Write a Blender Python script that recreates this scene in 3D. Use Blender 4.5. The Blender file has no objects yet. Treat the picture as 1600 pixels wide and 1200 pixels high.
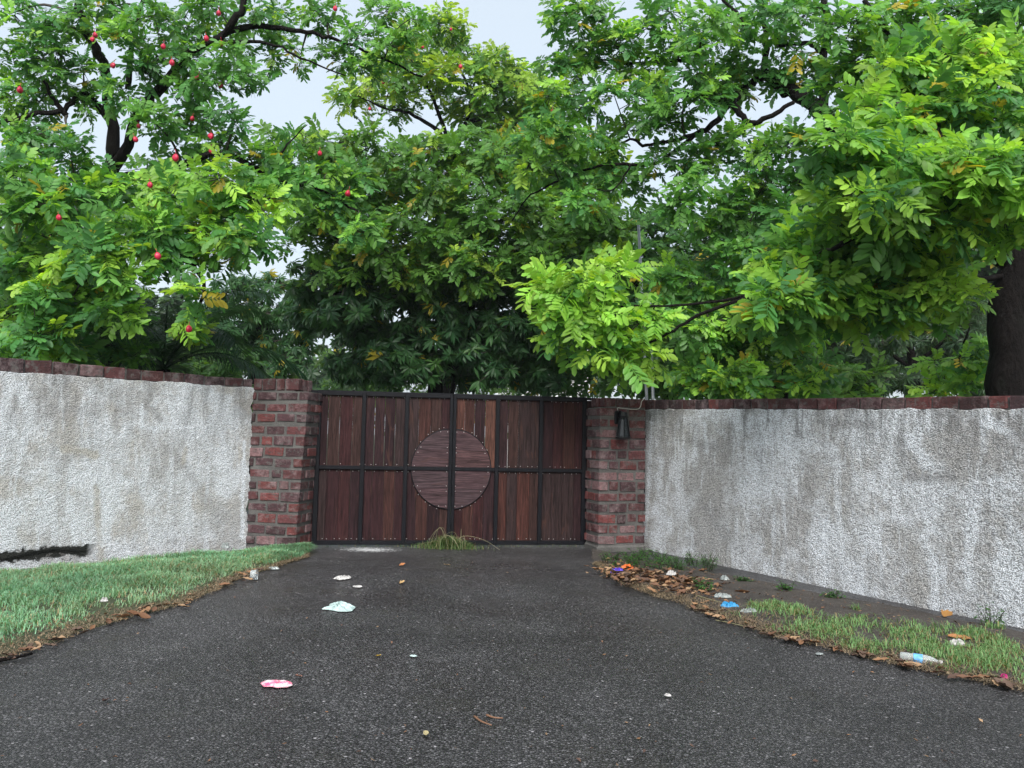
import bpy, bmesh, math, random
import numpy as np
from mathutils import Matrix, Vector

random.seed(7)
rng = np.random.default_rng(7)
sc = bpy.context.scene
COL = sc.collection

# ------------------------------------------------------------------ camera, sky, sun, exposure
PITCH, ROLL, FPX, CAMH = math.radians(3.8), math.radians(1.2), 1200.0, 1.35
_E = np.array([1, 0, 0.0]); _U = np.array([0, -math.sin(PITCH), math.cos(PITCH)]); _F = np.array([0, math.cos(PITCH), math.sin(PITCH)])
_R = math.cos(ROLL) * _E + math.sin(ROLL) * _U
_V = -math.sin(ROLL) * _E + math.cos(ROLL) * _U
CAM = np.array([0, 0, CAMH])
cam_data = bpy.data.cameras.new('camera')
cam_data.sensor_width = 36.0; cam_data.lens = 36.0 * FPX / 1600.0
cam_data.clip_start = 0.05; cam_data.clip_end = 2000
cam = bpy.data.objects.new('camera', cam_data); COL.objects.link(cam)
cam.matrix_world = Matrix(((_R[0], _V[0], -_F[0], 0), (_R[1], _V[1], -_F[1], 0), (_R[2], _V[2], -_F[2], CAMH), (0, 0, 0, 1)))
sc.camera = cam

SUN_EL, SUN_AZ = math.radians(44), math.radians(181)      # azimuth clockwise from +Y: behind the camera
world = bpy.data.worlds.new('World'); sc.world = world; world.use_nodes = True
wn = world.node_tree; wn.nodes.clear()
wo = wn.nodes.new('ShaderNodeOutputWorld'); wb = wn.nodes.new('ShaderNodeBackground')
sky = wn.nodes.new('ShaderNodeTexSky'); sky.sky_type = 'NISHITA'; sky.sun_disc = False
sky.sun_elevation = SUN_EL; sky.sun_rotation = SUN_AZ; sky.dust_density = 6.0; sky.air_density = 1.0
mx = wn.nodes.new('ShaderNodeMix'); mx.data_type = 'RGBA'; mx.inputs[0].default_value = 0.6
mx.inputs[7].default_value = (5.25, 5.85, 6.25, 1)           # even overcast cloud layer over the sky
wn.links.new(sky.outputs[0], mx.inputs[6]); wn.links.new(mx.outputs[2], wb.inputs[0])
wb.inputs[1].default_value = 0.075
wn.links.new(wb.outputs[0], wo.inputs[0])
sd = bpy.data.lights.new('sun', 'SUN'); sd.energy = 1.5; sd.angle = math.radians(35); sd.color = (1.0, 0.985, 0.965)
sun = bpy.data.objects.new('sun', sd); COL.objects.link(sun)
_d = Vector((math.sin(SUN_AZ) * math.cos(SUN_EL), math.cos(SUN_AZ) * math.cos(SUN_EL), math.sin(SUN_EL)))
sun.rotation_euler = _d.to_track_quat('Z', 'Y').to_euler(); sun.location = (-6, -8, 14)
sc.view_settings.view_transform = 'Standard'; sc.view_settings.look = 'None'
sc.view_settings.gamma = 1.0; sc.view_settings.exposure = 1.45; sc.view_settings.use_curve_mapping = False
sc.render.engine = 'CYCLES'
sc.cycles.use_denoising = True
sc.cycles.max_bounces = 8; sc.cycles.diffuse_bounces = 5; sc.cycles.glossy_bounces = 3; sc.cycles.transmission_bounces = 5; sc.cycles.transparent_max_bounces = 6

# ------------------------------------------------------------------ pixel helpers (1600 x 1200 photograph)
def ray(u, v): return (u - 800) / FPX * _R - (v - 600) / FPX * _V + _F
def G(u, v, z=0.0):
    d = ray(u, v); return CAM + d * ((z - CAMH) / d[2])
def P(u, v, Y):
    d = ray(u, v); return CAM + d * (Y / d[1])
def W(u, v, A, B):
    n = np.array([-(B - A)[1], (B - A)[0], 0]); d = ray(u, v); return CAM + d * (n @ (A - CAM) / (n @ d))
def project(p):
    q = np.asarray(p) - CAM; z = q @ _F
    return 800 + FPX * (q @ _R) / z, 600 - FPX * (q @ _V) / z, z

# ------------------------------------------------------------------ object helpers
def tag(o, label=None, cat=None, group=None, kind=None):
    if label: o['label'] = label
    if cat: o['category'] = cat
    if group: o['group'] = group
    if kind: o['kind'] = kind
    return o
def wloc(o):
    l = Vector((0, 0, 0))
    while o is not None: l = l + o.location; o = o.parent
    return l
def root(name, loc, label, cat, group=None):
    o = bpy.data.objects.new(name, None); o.empty_display_size = 0.1; COL.objects.link(o); o.location = Vector(loc)
    return tag(o, label, cat, group)
def make_mesh(name, V, F, mat, col=None, smooth=False):
    """V (n,3), F list of polygons or (m,3) array"""
    me = bpy.data.meshes.new(name); V = np.asarray(V, dtype=np.float32)
    if isinstance(F, np.ndarray):
        m, k = F.shape
        me.vertices.add(len(V)); me.vertices.foreach_set('co', V.ravel())
        me.loops.add(m * k); me.loops.foreach_set('vertex_index', F.astype(np.int32).ravel())
        me.polygons.add(m); me.polygons.foreach_set('loop_start', np.arange(0, m * k, k, dtype=np.int32))
        me.polygons.foreach_set('loop_total', np.full(m, k, dtype=np.int32))
        me.update(calc_edges=True)
    else:
        me.from_pydata([tuple(map(float, v)) for v in V], [], [list(map(int, f)) for f in F]); me.update()
    if col is not None:
        a = me.color_attributes.new('Col', 'FLOAT_COLOR', 'POINT')
        c = np.ones((len(V), 4), np.float32); c[:, :3] = col; a.data.foreach_set('color', c.ravel())
    if smooth: me.polygons.foreach_set('use_smooth', np.ones(len(me.polygons), dtype=bool))
    if mat: me.materials.append(mat)
    return me
def add(name, V, F, mat, parent=None, col=None, smooth=False, origin=None):
    """world-space vertices -> linked object; origin: world point for the object's own origin"""
    V = np.asarray(V, dtype=np.float64)
    if origin is None: origin = wloc(parent) if parent else Vector(V[:, :].mean(0) * [1, 1, 0] + [0, 0, V[:, 2].min()])
    origin = Vector(origin)
    me = make_mesh(name, V - np.array(origin), F, mat, col, smooth)
    o = bpy.data.objects.new(name, me); COL.objects.link(o)
    if parent: o.parent = parent; o.location = origin - wloc(parent)
    else: o.location = origin
    return o
def place(name, me, world_mat, parent=None, color=None):
    o = bpy.data.objects.new(name, me); COL.objects.link(o)
    if parent:
        o.parent = parent; m = world_mat.copy(); m.translation = m.translation - wloc(parent); o.matrix_local = m
    else: o.matrix_world = world_mat
    if color is not None: o.color = (*color, 1)
    return o
class MB:
    def __init__(s): s.V = []; s.F = []
    def put(s, V, F):
        n = len(s.V); s.V += [tuple(v) for v in V]; s.F += [[i + n for i in f] for f in F]
    def box(s, o, ax, ay, az, x0, x1, y0, y1, z0, z1, ch=0.0):
        o, ax, ay, az = map(np.asarray, (o, ax, ay, az))
        P_ = lambda x, y, z: o + ax * x + ay * y + az * z
        if ch <= 0:
            v = [P_(x, y, z) for x in (x0, x1) for y in (y0, y1) for z in (z0, z1)]
            s.put(v, [(0, 1, 3, 2), (4, 6, 7, 5), (0, 4, 5, 1), (2, 3, 7, 6), (0, 2, 6, 4), (1, 5, 7, 3)])
        else:
            bm = bmesh.new(); r = bmesh.ops.create_cube(bm, size=1.0)
            for v in bm.verts:
                v.co = Vector((x0 if v.co.x < 0 else x1, y0 if v.co.y < 0 else y1, z0 if v.co.z < 0 else z1))
            bmesh.ops.bevel(bm, geom=list(bm.edges), offset=ch, segments=1, affect='EDGES')
            bm.verts.index_update()
            s.put([P_(*v.co) for v in bm.verts], [[v.index for v in f.verts] for f in bm.faces]); bm.free()
    def build(s, name, mat, parent=None, **k): return add(name, np.array(s.V), s.F, mat, parent, **k)

def hash2(ix, iy, seed):
    h = (ix.astype(np.int64) * 374761393 + iy.astype(np.int64) * 668265263 + seed * 982451653) & 0xffffffff
    h = ((h ^ (h >> 13)) * 1274126177) & 0xffffffff
    return ((h ^ (h >> 16)) & 0xffff) / 65535.0
def vnoise(x, y, seed=0):
    x = np.asarray(x, float); y = np.asarray(y, float)
    ix = np.floor(x); iy = np.floor(y); fx = x - ix; fy = y - iy
    fx = fx * fx * (3 - 2 * fx); fy = fy * fy * (3 - 2 * fy)
    a = hash2(ix, iy, seed); b = hash2(ix + 1, iy, seed); c = hash2(ix, iy + 1, seed); d = hash2(ix + 1, iy + 1, seed)
    return (a * (1 - fx) + b * fx) * (1 - fy) + (c * (1 - fx) + d * fx) * fy
def fbm(x, y, seed=0, o=4):
    s = 0; a = 0.5
    for i in range(o): s = s + a * vnoise(np.asarray(x) * 2 ** i, np.asarray(y) * 2 ** i, seed + i * 17); a *= 0.5
    return s

def tube(pts, rad, n=8, wob=0.0, cap=True):
    pts = np.asarray(pts, float); rad = np.asarray(rad, float); m = len(pts)
    T = np.gradient(pts, axis=0); T /= np.linalg.norm(T, axis=1)[:, None] + 1e-9
    ref = np.array([0.3, 0.9, 0.2]); V = []; a = np.linspace(0, 2 * np.pi, n, endpoint=False)
    for i in range(m):
        x = np.cross(T[i], ref)
        if np.linalg.norm(x) < 0.15: x = np.cross(T[i], [1, 0, 0])
        x /= np.linalg.norm(x); y = np.cross(T[i], x)
        rr = rad[i] * (1 + wob * rng.uniform(-1, 1, n))
        V.append(pts[i] + np.cos(a)[:, None] * x * rr[:, None] + np.sin(a)[:, None] * y * rr[:, None])
    V = np.vstack(V); F = []
    for i in range(m - 1):
        for j in range(n):
            F.append((i * n + j, i * n + (j + 1) % n, (i + 1) * n + (j + 1) % n, (i + 1) * n + j))
    if cap: F.append(tuple(range(n))[::-1]); F.append(tuple((m - 1) * n + j for j in range(n)))
    return V, F
def spline(pts, per=5):
    p = np.asarray(pts, float); p = np.vstack([2 * p[0] - p[1], p, 2 * p[-1] - p[-2]]); out = []
    for i in range(1, len(p) - 2):
        for t in np.linspace(0, 1, per, endpoint=False):
            a, b, c, d = p[i - 1:i + 3]
            out.append(0.5 * (2 * b + (c - a) * t + (2 * a - 5 * b + 4 * c - d) * t ** 2 + (3 * b - a - 3 * c + d) * t ** 3))
    out.append(p[-2]); return np.array(out)

# ------------------------------------------------------------------ materials
def new_mat(name):
    m = bpy.data.materials.new(name); m.use_nodes = True; nt = m.node_tree
    return m, nt, nt.nodes['Principled BSDF']
class NT:
    def __init__(s, nt): s.nt = nt
    def n(s, t, **k):
        x = s.nt.nodes.new(t)
        for a, b in k.items(): setattr(x, a, b)
        return x
    def l(s, a, b): s.nt.links.new(a, b)
    def coord(s, kind='Object', scale=(1, 1, 1), rnd=False):
        tc = s.n('ShaderNodeTexCoord'); mp = s.n('ShaderNodeMapping'); mp.inputs['Scale'].default_value = scale
        s.l(tc.outputs[kind], mp.inputs['Vector'])
        if rnd:
            oi = s.n('ShaderNodeObjectInfo'); mu = s.n('ShaderNodeMath', operation='MULTIPLY'); mu.inputs[1].default_value = 57.0
            s.l(oi.outputs['Random'], mu.inputs[0]); cb = s.n('ShaderNodeCombineXYZ')
            for i in range(3): s.l(mu.outputs[0], cb.inputs[i])
            s.l(cb.outputs[0], mp.inputs['Location'])
        return mp.outputs[0]
    def noise(s, vec, scale, detail=4, rough=0.55, dist=0.0):
        x = s.n('ShaderNodeTexNoise'); x.inputs['Scale'].default_value = scale; x.inputs['Detail'].default_value = detail
        x.inputs['Roughness'].default_value = rough; x.inputs['Distortion'].default_value = dist; s.l(vec, x.inputs['Vector']); return x.outputs[0]
    def ramp(s, fac, stops):
        x = s.n('ShaderNodeValToRGB'); e = x.color_ramp.elements
        while len(e) < len(stops): e.new(0.5)
        for i, (p, c) in enumerate(stops):
            e[i].position = p; e[i].color = (*c, 1) if isinstance(c, (tuple, list)) else (c, c, c, 1)
        s.l(fac, x.inputs[0]); return x.outputs[0]
    def mix(s, fac, a, b, mode='MIX'):
        x = s.n('ShaderNodeMix', data_type='RGBA', blend_type=mode)
        for sock, val in ((x.inputs[0], fac), (x.inputs[6], a), (x.inputs[7], b)):
            if hasattr(val, 'is_output'): s.l(val, sock)
            elif isinstance(val, (tuple, list)): sock.default_value = (*val, 1)
            else: sock.default_value = val
        return x.outputs[2]
    def math(s, op, a, b=0.0):
        x = s.n('ShaderNodeMath', operation=op)
        for sock, val in ((x.inputs[0], a), (x.inputs[1], b)):
            if hasattr(val, 'is_output'): s.l(val, sock)
            else: sock.default_value = val
        return x.outputs[0]
    def bump(s, h, strength, dist, bsdf):
        x = s.n('ShaderNodeBump'); x.inputs['Strength'].default_value = strength; x.inputs['Distance'].default_value = dist
        s.l(h, x.inputs['Height']); s.l(x.outputs[0], bsdf.inputs['Normal'])

def plain(name, color, rough=0.6, metal=0.0, var=0.15, scale=12.0, spec=0.4):
    m, nt, b = new_mat(name); N = NT(nt)
    n = N.noise(N.coord('Object'), scale, 5)
    lo = tuple(c * (1 - var) for c in color); hi = tuple(min(1, c * (1 + var)) for c in color)
    N.l(N.ramp(n, [(0.3, lo), (0.7, hi)]), b.inputs['Base Color'])
    b.inputs['Roughness'].default_value = rough; b.inputs['Metallic'].default_value = metal
    b.inputs['Specular IOR Level'].default_value = spec
    N.bump(n, 0.15, 0.004, b)
    return m

def leaf_material(name, trans=0.5, rough=0.42, spec=0.35):
    m, nt, b = new_mat(name); N = NT(nt)
    at = N.n('ShaderNodeAttribute'); at.attribute_name = 'Col'
    oi = N.n('ShaderNodeObjectInfo')
    c = N.mix(1.0, at.outputs['Color'], oi.outputs['Color'], 'MULTIPLY')
    N.l(c, b.inputs['Base Color']); b.inputs['Roughness'].default_value = rough; b.inputs['Specular IOR Level'].default_value = spec
    tr = N.n('ShaderNodeBsdfTranslucent')
    tc = N.mix(1.0, c, (1.25, 1.15, 0.45), 'MULTIPLY'); N.l(tc, tr.inputs['Color'])
    ms = N.n('ShaderNodeMixShader'); ms.inputs[0].default_value = trans
    N.l(b.outputs[0], ms.inputs[1]); N.l(tr.outputs[0], ms.inputs[2])
    N.l(ms.outputs[0], nt.nodes['Material Output'].inputs['Surface'])
    return m
M_LEAF = leaf_material('leaf_green'); M_GRASS = leaf_material('grass_blade', 0.3, 0.6, 0.2)
M_DRY = leaf_material('dry_leaf', 0.1, 0.6, 0.3)

def bark_material(name, dark, light):
    m, nt, b = new_mat(name); N = NT(nt); v = N.coord('Object')
    n1 = N.noise(N.coord('Object', (1, 1, 0.35)), 22, 6, 0.65); n2 = N.noise(v, 4, 4)
    c = N.ramp(n1, [(0.3, dark), (0.75, light)])
    c = N.mix(N.ramp(n2, [(0.55, 0.0), (0.75, 0.5)]), c, (0.02, 0.023, 0.018))
    N.l(c, b.inputs['Base Color']); b.inputs['Roughness'].default_value = 0.8; b.inputs['Specular IOR Level'].default_value = 0.1; N.bump(n1, 1.0, 0.05, b)
    return m
M_BARK = bark_material('bark_dark', (0.0035, 0.003, 0.003), (0.017, 0.0145, 0.014))
M_TWIG = plain('twig_bark', (0.035, 0.03, 0.024), 0.7)

def asphalt_material():
    m, nt, b = new_mat('wet_asphalt'); N = NT(nt); v = N.coord('Object')
    vo = N.n('ShaderNodeTexVoronoi'); vo.inputs['Scale'].default_value = 95.0; N.l(v, vo.inputs['Vector'])
    sep = N.n('ShaderNodeSeparateColor'); N.l(vo.outputs['Color'], sep.inputs[0])
    stone = N.ramp(sep.outputs[0], [(0.0, 0.033), (0.5, 0.056), (0.8, 0.088), (0.95, 0.135), (1.0, 0.19)])
    edge = N.ramp(vo.outputs['Distance'], [(0.25, 1.0), (0.6, 0.25)])
    c = N.mix(1.0, stone, edge, 'MULTIPLY')
    vo2 = N.n('ShaderNodeTexVoronoi'); vo2.inputs['Scale'].default_value = 32.0; N.l(v, vo2.inputs['Vector'])
    s2 = N.n('ShaderNodeSeparateColor'); N.l(vo2.outputs['Color'], s2.inputs[0])
    big = N.math('MULTIPLY', N.ramp(s2.outputs[1], [(0.93, 0.0), (0.96, 1.0)]), N.ramp(vo2.outputs['Distance'], [(0.16, 1.0), (0.28, 0.0)]))
    c = N.mix(big, c, (0.27, 0.265, 0.265))
    n1 = N.noise(v, 0.7, 5, 0.6); n2 = N.noise(v, 9.0, 4)
    c = N.mix(1.0, c, N.ramp(N.noise(v, 0.45, 6, 0.65, 0.5), [(0.36, (0.74, 0.73, 0.76)), (0.62, (1.46, 1.44, 1.52))]), 'MULTIPLY')
    c = N.mix(N.ramp(N.noise(v, 1.7, 6, 0.7), [(0.56, 0.0), (0.72, 0.45)]), c, (0.035, 0.034, 0.026))
    # ragged whitish speckled patch on the tar below the gate
    geo = N.n('ShaderNodeNewGeometry'); sx = N.n('ShaderNodeSeparateXYZ'); N.l(geo.outputs['Position'], sx.inputs[0])
    sp = G(578, 858)
    dx = N.math('MULTIPLY', N.math('SUBTRACT', sx.outputs[0], float(sp[0])), 1 / 0.42); dy = N.math('MULTIPLY', N.math('SUBTRACT', sx.outputs[1], float(sp[1])), 1 / 0.24)
    d = N.math('SQRT', N.math('ADD', N.math('MULTIPLY', dx, dx), N.math('MULTIPLY', dy, dy)))
    msk = N.math('ADD', N.math('SUBTRACT', 1.0, d), N.math('MULTIPLY', N.math('SUBTRACT', N.noise(v, 38, 4, 0.7), 0.52), 4.0))
    c = N.mix(N.ramp(msk, [(0.35, 0.0), (0.6, 0.85)]), c, (0.62, 0.64, 0.66))
    N.l(c, b.inputs['Base Color'])
    N.l(N.ramp(n1, [(0.38, 0.26), (0.62, 0.6)]), b.inputs['Roughness'])
    b.inputs['Specular IOR Level'].default_value = 0.42
    h = N.math('ADD', N.math('MULTIPLY', vo.outputs['Distance'], -1.0), N.math('MULTIPLY', n2, 0.6))
    N.bump(h, 0.75, 0.006, b)
    return m
M_ASPHALT = asphalt_material()

def soil_material(name, a, b_, stone=0.1):
    m, nt, b = new_mat(name); N = NT(nt); v = N.coord('Object')
    n1 = N.noise(v, 3, 6, 0.65); n2 = N.noise(v, 70, 4, 0.7)
    c = N.ramp(n1, [(0.3, a), (0.7, b_)])
    c = N.mix(N.ramp(n2, [(0.56, 0.0), (0.68, 0.7)]), c, (stone, stone, stone * 0.95))
    N.l(c, b.inputs['Base Color']); b.inputs['Roughness'].default_value = 0.75; N.bump(n2, 0.7, 0.012, b); return m
M_SOIL = soil_material('dark_soil', (0.022, 0.018, 0.016), (0.06, 0.05, 0.044), 0.16)
M_TURF = soil_material('turf_soil', (0.02, 0.03, 0.012), (0.05, 0.06, 0.025), 0.06)
M_YARD = soil_material('yard_ground', (0.03, 0.05, 0.018), (0.06, 0.08, 0.03), 0.08)

def plaster_material(name, white, grey, tan, seed, dirt, mould=None, mould_z=0.2, marks=()):
    """rough-cast lime-washed render: paint remains, bare grey cement, run-down dirt, tan stains. local x along wall, z up"""
    m, nt, b = new_mat(name); N = NT(nt)
    tc = N.n('ShaderNodeTexCoord'); mp = N.n('ShaderNodeMapping'); mp.inputs['Location'].default_value = (seed, seed * 1.7, seed * 0.3)
    N.l(tc.outputs['UV'], mp.inputs['Vector']); v = mp.outputs[0]
    def sc_(sx, sz):
        q = N.n('ShaderNodeMapping'); q.inputs['Scale'].default_value = (sx, sz, 1); N.l(v, q.inputs['Vector']); return q.outputs[0]
    n_big = N.noise(sc_(1.0, 0.75), 1.5, 6, 0.62); n_run = N.noise(sc_(3.2, 0.5), 2.4, 6, 0.65, 0.3); n_fine = N.noise(v, 60, 4, 0.75); n_mid = N.noise(v, 9, 5, 0.7)
    c = N.mix(N.ramp(N.math('ADD', N.math('MULTIPLY', n_big, 0.75), N.math('MULTIPLY', n_mid, 0.35)), [(0.48, 0.0), (0.60, 1.0)]), grey, white)
    c = N.mix(N.ramp(N.noise(sc_(1.3, 1.0), 2.1, 5, 0.6), [(0.50, 0.0), (0.64, 0.85)]), c, tan)
    c = N.mix(N.ramp(n_run, [(0.52, 0.0), (0.62, 0.85)]), c, white)
    sx = N.n('ShaderNodeSeparateXYZ'); N.l(tc.outputs['UV'], sx.inputs[0])
    up = N.ramp(N.math('ADD', sx.outputs[1], N.math('MULTIPLY', n_mid, 0.5)), [(0.95, 0.15), (1.0, 0.4)])
    runs = N.ramp(N.noise(sc_(4.5, 0.8), 2.0, 6, 0.7, 0.4), [(0.44, 0.0), (0.62, 1.0)])
    zz = N.math('MULTIPLY', N.math('SUBTRACT', N.math('ADD', sx.outputs[1], N.math('MULTIPLY', n_big, 0.7)), 1.35), 1.6)
    top = N.n('ShaderNodeClamp'); N.l(zz, top.inputs[0])
    dk = N.math('MULTIPLY', N.math('MULTIPLY', runs, N.math('ADD', N.math('MULTIPLY', top.outputs[0], 0.85), 0.22)), dirt)
    c = N.mix(dk, c, (0.10, 0.10, 0.098))
    for (sa, za, sb, zb_, wd, mc, amt) in marks:
        # paint daubs, runs and smears with a ragged outline of their own
        ln = math.hypot(sb - sa, zb_ - za) + 1e-6; tx, tz = (sb - sa) / ln, (zb_ - za) / ln
        px_ = N.math('SUBTRACT', sx.outputs[0], sa); pz_ = N.math('SUBTRACT', sx.outputs[1], za)
        al = N.math('ADD', N.math('MULTIPLY', px_, tx), N.math('MULTIPLY', pz_, tz)); cl_ = N.math('MAXIMUM', N.math('MINIMUM', al, ln), 0.0)
        ac = N.math('ABSOLUTE', N.math('SUBTRACT', N.math('MULTIPLY', px_, -tz), N.math('MULTIPLY', pz_, -tx))); ex = N.math('ABSOLUTE', N.math('SUBTRACT', al, cl_))
        k_ = N.math('SUBTRACT', N.math('ADD', 1.0, N.math('MULTIPLY', N.math('SUBTRACT', n_mid, 0.5), 2.6)), N.math('MULTIPLY', N.math('ADD', ac, ex), 1.0 / wd))
        c = N.mix(N.ramp(k_, [(0.1, 0.0), (0.75, amt)]), c, mc)
    vo = N.n('ShaderNodeTexVoronoi'); vo.inputs['Scale'].default_value = 105.0; N.l(v, vo.inputs['Vector'])
    pit = N.math('ADD', N.math('MULTIPLY', vo.outputs['Distance'], 0.9), N.math('MULTIPLY', n_fine, 0.7))
    c = N.mix(N.ramp(pit, [(0.70, 0.0), (1.0, 0.68)]), c, (0.14, 0.138, 0.136))
    c = N.mix(N.ramp(pit, [(0.45, 0.2), (0.62, 0.0)]), c, (0.80, 0.80, 0.80))
    if mould:
        # black mould band with its own ragged outline near the foot of the wall
        e = N.math('SUBTRACT', sx.outputs[1], mould_z); a = N.math('ABSOLUTE', e)
        k = N.math('ADD', N.math('MULTIPLY', a, -13.0), N.math('MULTIPLY', n_mid, 2.3))
        xr = N.n('ShaderNodeClamp'); N.l(N.math('MULTIPLY', N.math('SUBTRACT', mould, sx.outputs[0]), 12.0), xr.inputs[0]); xr = xr.outputs[0]
        c = N.mix(N.math('MULTIPLY', N.ramp(k, [(0.35, 0.0), (0.6, 1.0)]), xr), c, (0.018, 0.02, 0.018))
    N.l(c, b.inputs['Base Color']); b.inputs['Roughness'].default_value = 0.85; b.inputs['Specular IOR Level'].default_value = 0.25
    N.bump(N.math('MULTIPLY', pit, -1.0), 0.9, 0.014, b); return m

def brick_material():
    m, nt, b = new_mat('old_red_brick'); N = NT(nt); v = N.coord('Object', rnd=True)
    oi = N.n('ShaderNodeObjectInfo'); n1 = N.noise(v, 14, 6, 0.7); n2 = N.noise(v, 45, 4, 0.7); n3 = N.noise(v, 7, 5, 0.7)
    c = N.mix(1.0, oi.outputs['Color'], N.ramp(n1, [(0.3, 0.6), (0.7, 1.35)]), 'MULTIPLY')
    c = N.mix(N.ramp(n3, [(0.50, 0.0), (0.66, 0.75)]), c, (0.19, 0.14, 0.145))
    c = N.mix(N.ramp(n2, [(0.54, 0.0), (0.68, 0.85)]), c, (0.022, 0.02, 0.021))
    geo = N.n('ShaderNodeNewGeometry'); c = N.mix(N.ramp(N.noise(geo.outputs['Position'], 11, 6, 0.75), [(0.54, 0.0), (0.62, 0.85)]), c, (0.085, 0.08, 0.077))
    N.l(c, b.inputs['Base Color']); b.inputs['Roughness'].default_value = 0.78; N.bump(n2, 0.9, 0.014, b); return m
M_BRICK = brick_material()
M_MORTAR = soil_material('old_mortar', (0.042, 0.041, 0.040), (0.115, 0.112, 0.108), 0.18)

def wood_material():
    """stained plank; long axis = local z"""
    m, nt, b = new_mat('stained_plank'); N = NT(nt); oi = N.n('ShaderNodeObjectInfo')
    v = N.coord('Object', (1, 1, 0.045), rnd=True)
    g1 = N.noise(v, 60, 5, 0.65, 0.6); g2 = N.noise(v, 190, 3, 0.6); 
    v2 = N.coord('Object', (1, 1, 0.16), rnd=True); k = N.noise(v2, 14, 4, 0.6, 1.5)
    c = N.mix(1.0, oi.outputs['Color'], N.ramp(g1, [(0.30, 0.3), (0.70, 1.9)]), 'MULTIPLY')
    c = N.mix(1.0, c, N.ramp(g2, [(0.35, 0.5), (0.6, 1.25)]), 'MULTIPLY')
    c = N.mix(N.ramp(k, [(0.60, 0.0), (0.72, 0.7)]), c, (0.062, 0.030, 0.023))
    N.l(c, b.inputs['Base Color']); b.inputs['Roughness'].default_value = 0.6; b.inputs['Specular IOR Level'].default_value = 0.12
    N.bump(g1, 0.5, 0.004, b); return m
M_WOOD = wood_material()
M_IRON = plain('black_iron', (0.0035, 0.004, 0.0065), 0.5, 0.0, 0.4, 20, 0.18)
M_NAIL = plain('nail_metal', (0.55, 0.55, 0.55), 0.4, 0.3, 0.1)
M_LAMP = plain('lantern_metal', (0.004, 0.005, 0.007), 0.4, 0.0, 0.3, 30, 0.3)
M_CABLE = plain('white_cable', (0.6, 0.58, 0.54), 0.5)
M_STEEL = plain('galvanised_steel', (0.38, 0.40, 0.43), 0.4, 0.6, 0.15)
M_WHITE = plain('white_paint', (0.72, 0.73, 0.74), 0.7, 0, 0.08, 3)
M_FRUIT = plain('red_fruit_skin', (0.40, 0.014, 0.045), 0.4, 0, 0.45, 18)
def glassy(name, color, alpha=0.35):
    m, nt, b = new_mat(name); b.inputs['Base Color'].default_value = (*color, 1); b.inputs['Roughness'].default_value = 0.12
    b.inputs['Transmission Weight'].default_value = 0.75; b.inputs['IOR'].default_value = 1.2
    return m
M_CLEAR = glassy('clear_plastic', (0.85, 0.9, 0.92)); M_GLASS = plain('smoked_glass', (0.012, 0.016, 0.019), 0.25, 0, 0.2, 20, 0.5)

# ------------------------------------------------------------------ ground
def sheet(name, x0, x1, y0, y1, z, mat, n=2, amp=0.0):
    xs = np.linspace(x0, x1, n); ys = np.linspace(y0, y1, n); X, Y = np.meshgrid(xs, ys)
    Z = z + amp * (fbm(X * 1.3, Y * 1.3, 5) - 0.47)
    V = np.stack([X.ravel(), Y.ravel(), Z.ravel()], 1); i = np.arange(n * n).reshape(n, n)
    F = np.stack([i[:-1, :-1].ravel(), i[:-1, 1:].ravel(), i[1:, 1:].ravel(), i[1:, :-1].ravel()], 1)
    return tag(add(name, V, F, mat, origin=(0, 0, 0), smooth=True), kind='structure')
sheet('ground', -400, 400, -400, 400, -0.03, M_YARD)
sheet('driveway', -14, 14, -14, 13, -0.006, M_ASPHALT, 140, 0.012)

L0 = G(0, 892); L1 = G(385, 857); R0 = G(1005, 857); R1 = G(1600, 982)
ldir = (L1 - L0) / np.linalg.norm(L1 - L0); rdir = (R1 - R0) / np.linalg.norm(R1 - R0)
LA = L0 - ldir * 2.6; RB = R1 + rdir * 2.4

def resample(pts, n):
    p = np.asarray(pts, float); d = np.r_[0, np.cumsum(np.linalg.norm(np.diff(p, axis=0), axis=1))]; t = np.linspace(0, d[-1], n)
    return np.stack([np.interp(t, d, p[:, k]) for k in range(3)], 1)
def verge(name, edge_px, wallA, wallB, mat, hmax, seed, jag=0.05):
    n, m = 160, 30
    e = resample([G(*q) for q in edge_px], n); w = resample([wallA, wallB], n)
    # perpendicular-ish ruling from the tar edge to the wall foot
    e[:, 0] += (fbm(np.arange(n) * 0.25, np.zeros(n), seed) - 0.47) * jag * 2; e[:, 1] += (fbm(np.arange(n) * 0.25, np.ones(n) * 7, seed) - 0.47) * jag * 2
    t = np.linspace(0, 1, m)
    V = e[:, None, :] * (1 - t)[None, :, None] + w[:, None, :] * t[None, :, None]
    d = np.linalg.norm(w - e, axis=1)[:, None] * t[None]
    h = hmax * np.clip(d / 0.22, 0, 1) ** 0.8 + 0.03 * (fbm(V[..., 0] * 4, V[..., 1] * 4, seed + 3) - 0.47) * np.clip(d / 0.1, 0, 1)
    V[..., 2] = h - 0.004; V[:, 0, 2] = -0.02
    i = np.arange(n * m).reshape(n, m)
    F = np.stack([i[:-1, :-1].ravel(), i[1:, :-1].ravel(), i[1:, 1:].ravel(), i[:-1, 1:].ravel()], 1)
    o = tag(add(name, V.reshape(-1, 3), F, mat, origin=(0, 0, 0), smooth=True), kind='structure')
    def at(s, tt):
        s = np.clip(s, 0, 0.9999) * (n - 1); tt = np.clip(tt, 0, 0.9999) * (m - 1); a = s.astype(int); b = tt.astype(int); fs = (s - a)[:, None]; ft = (tt - b)[:, None]
        return (V[a, b] * (1 - fs) + V[a + 1, b] * fs) * (1 - ft) + (V[a, b + 1] * (1 - fs) + V[a + 1, b + 1] * fs) * ft
    return at
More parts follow.
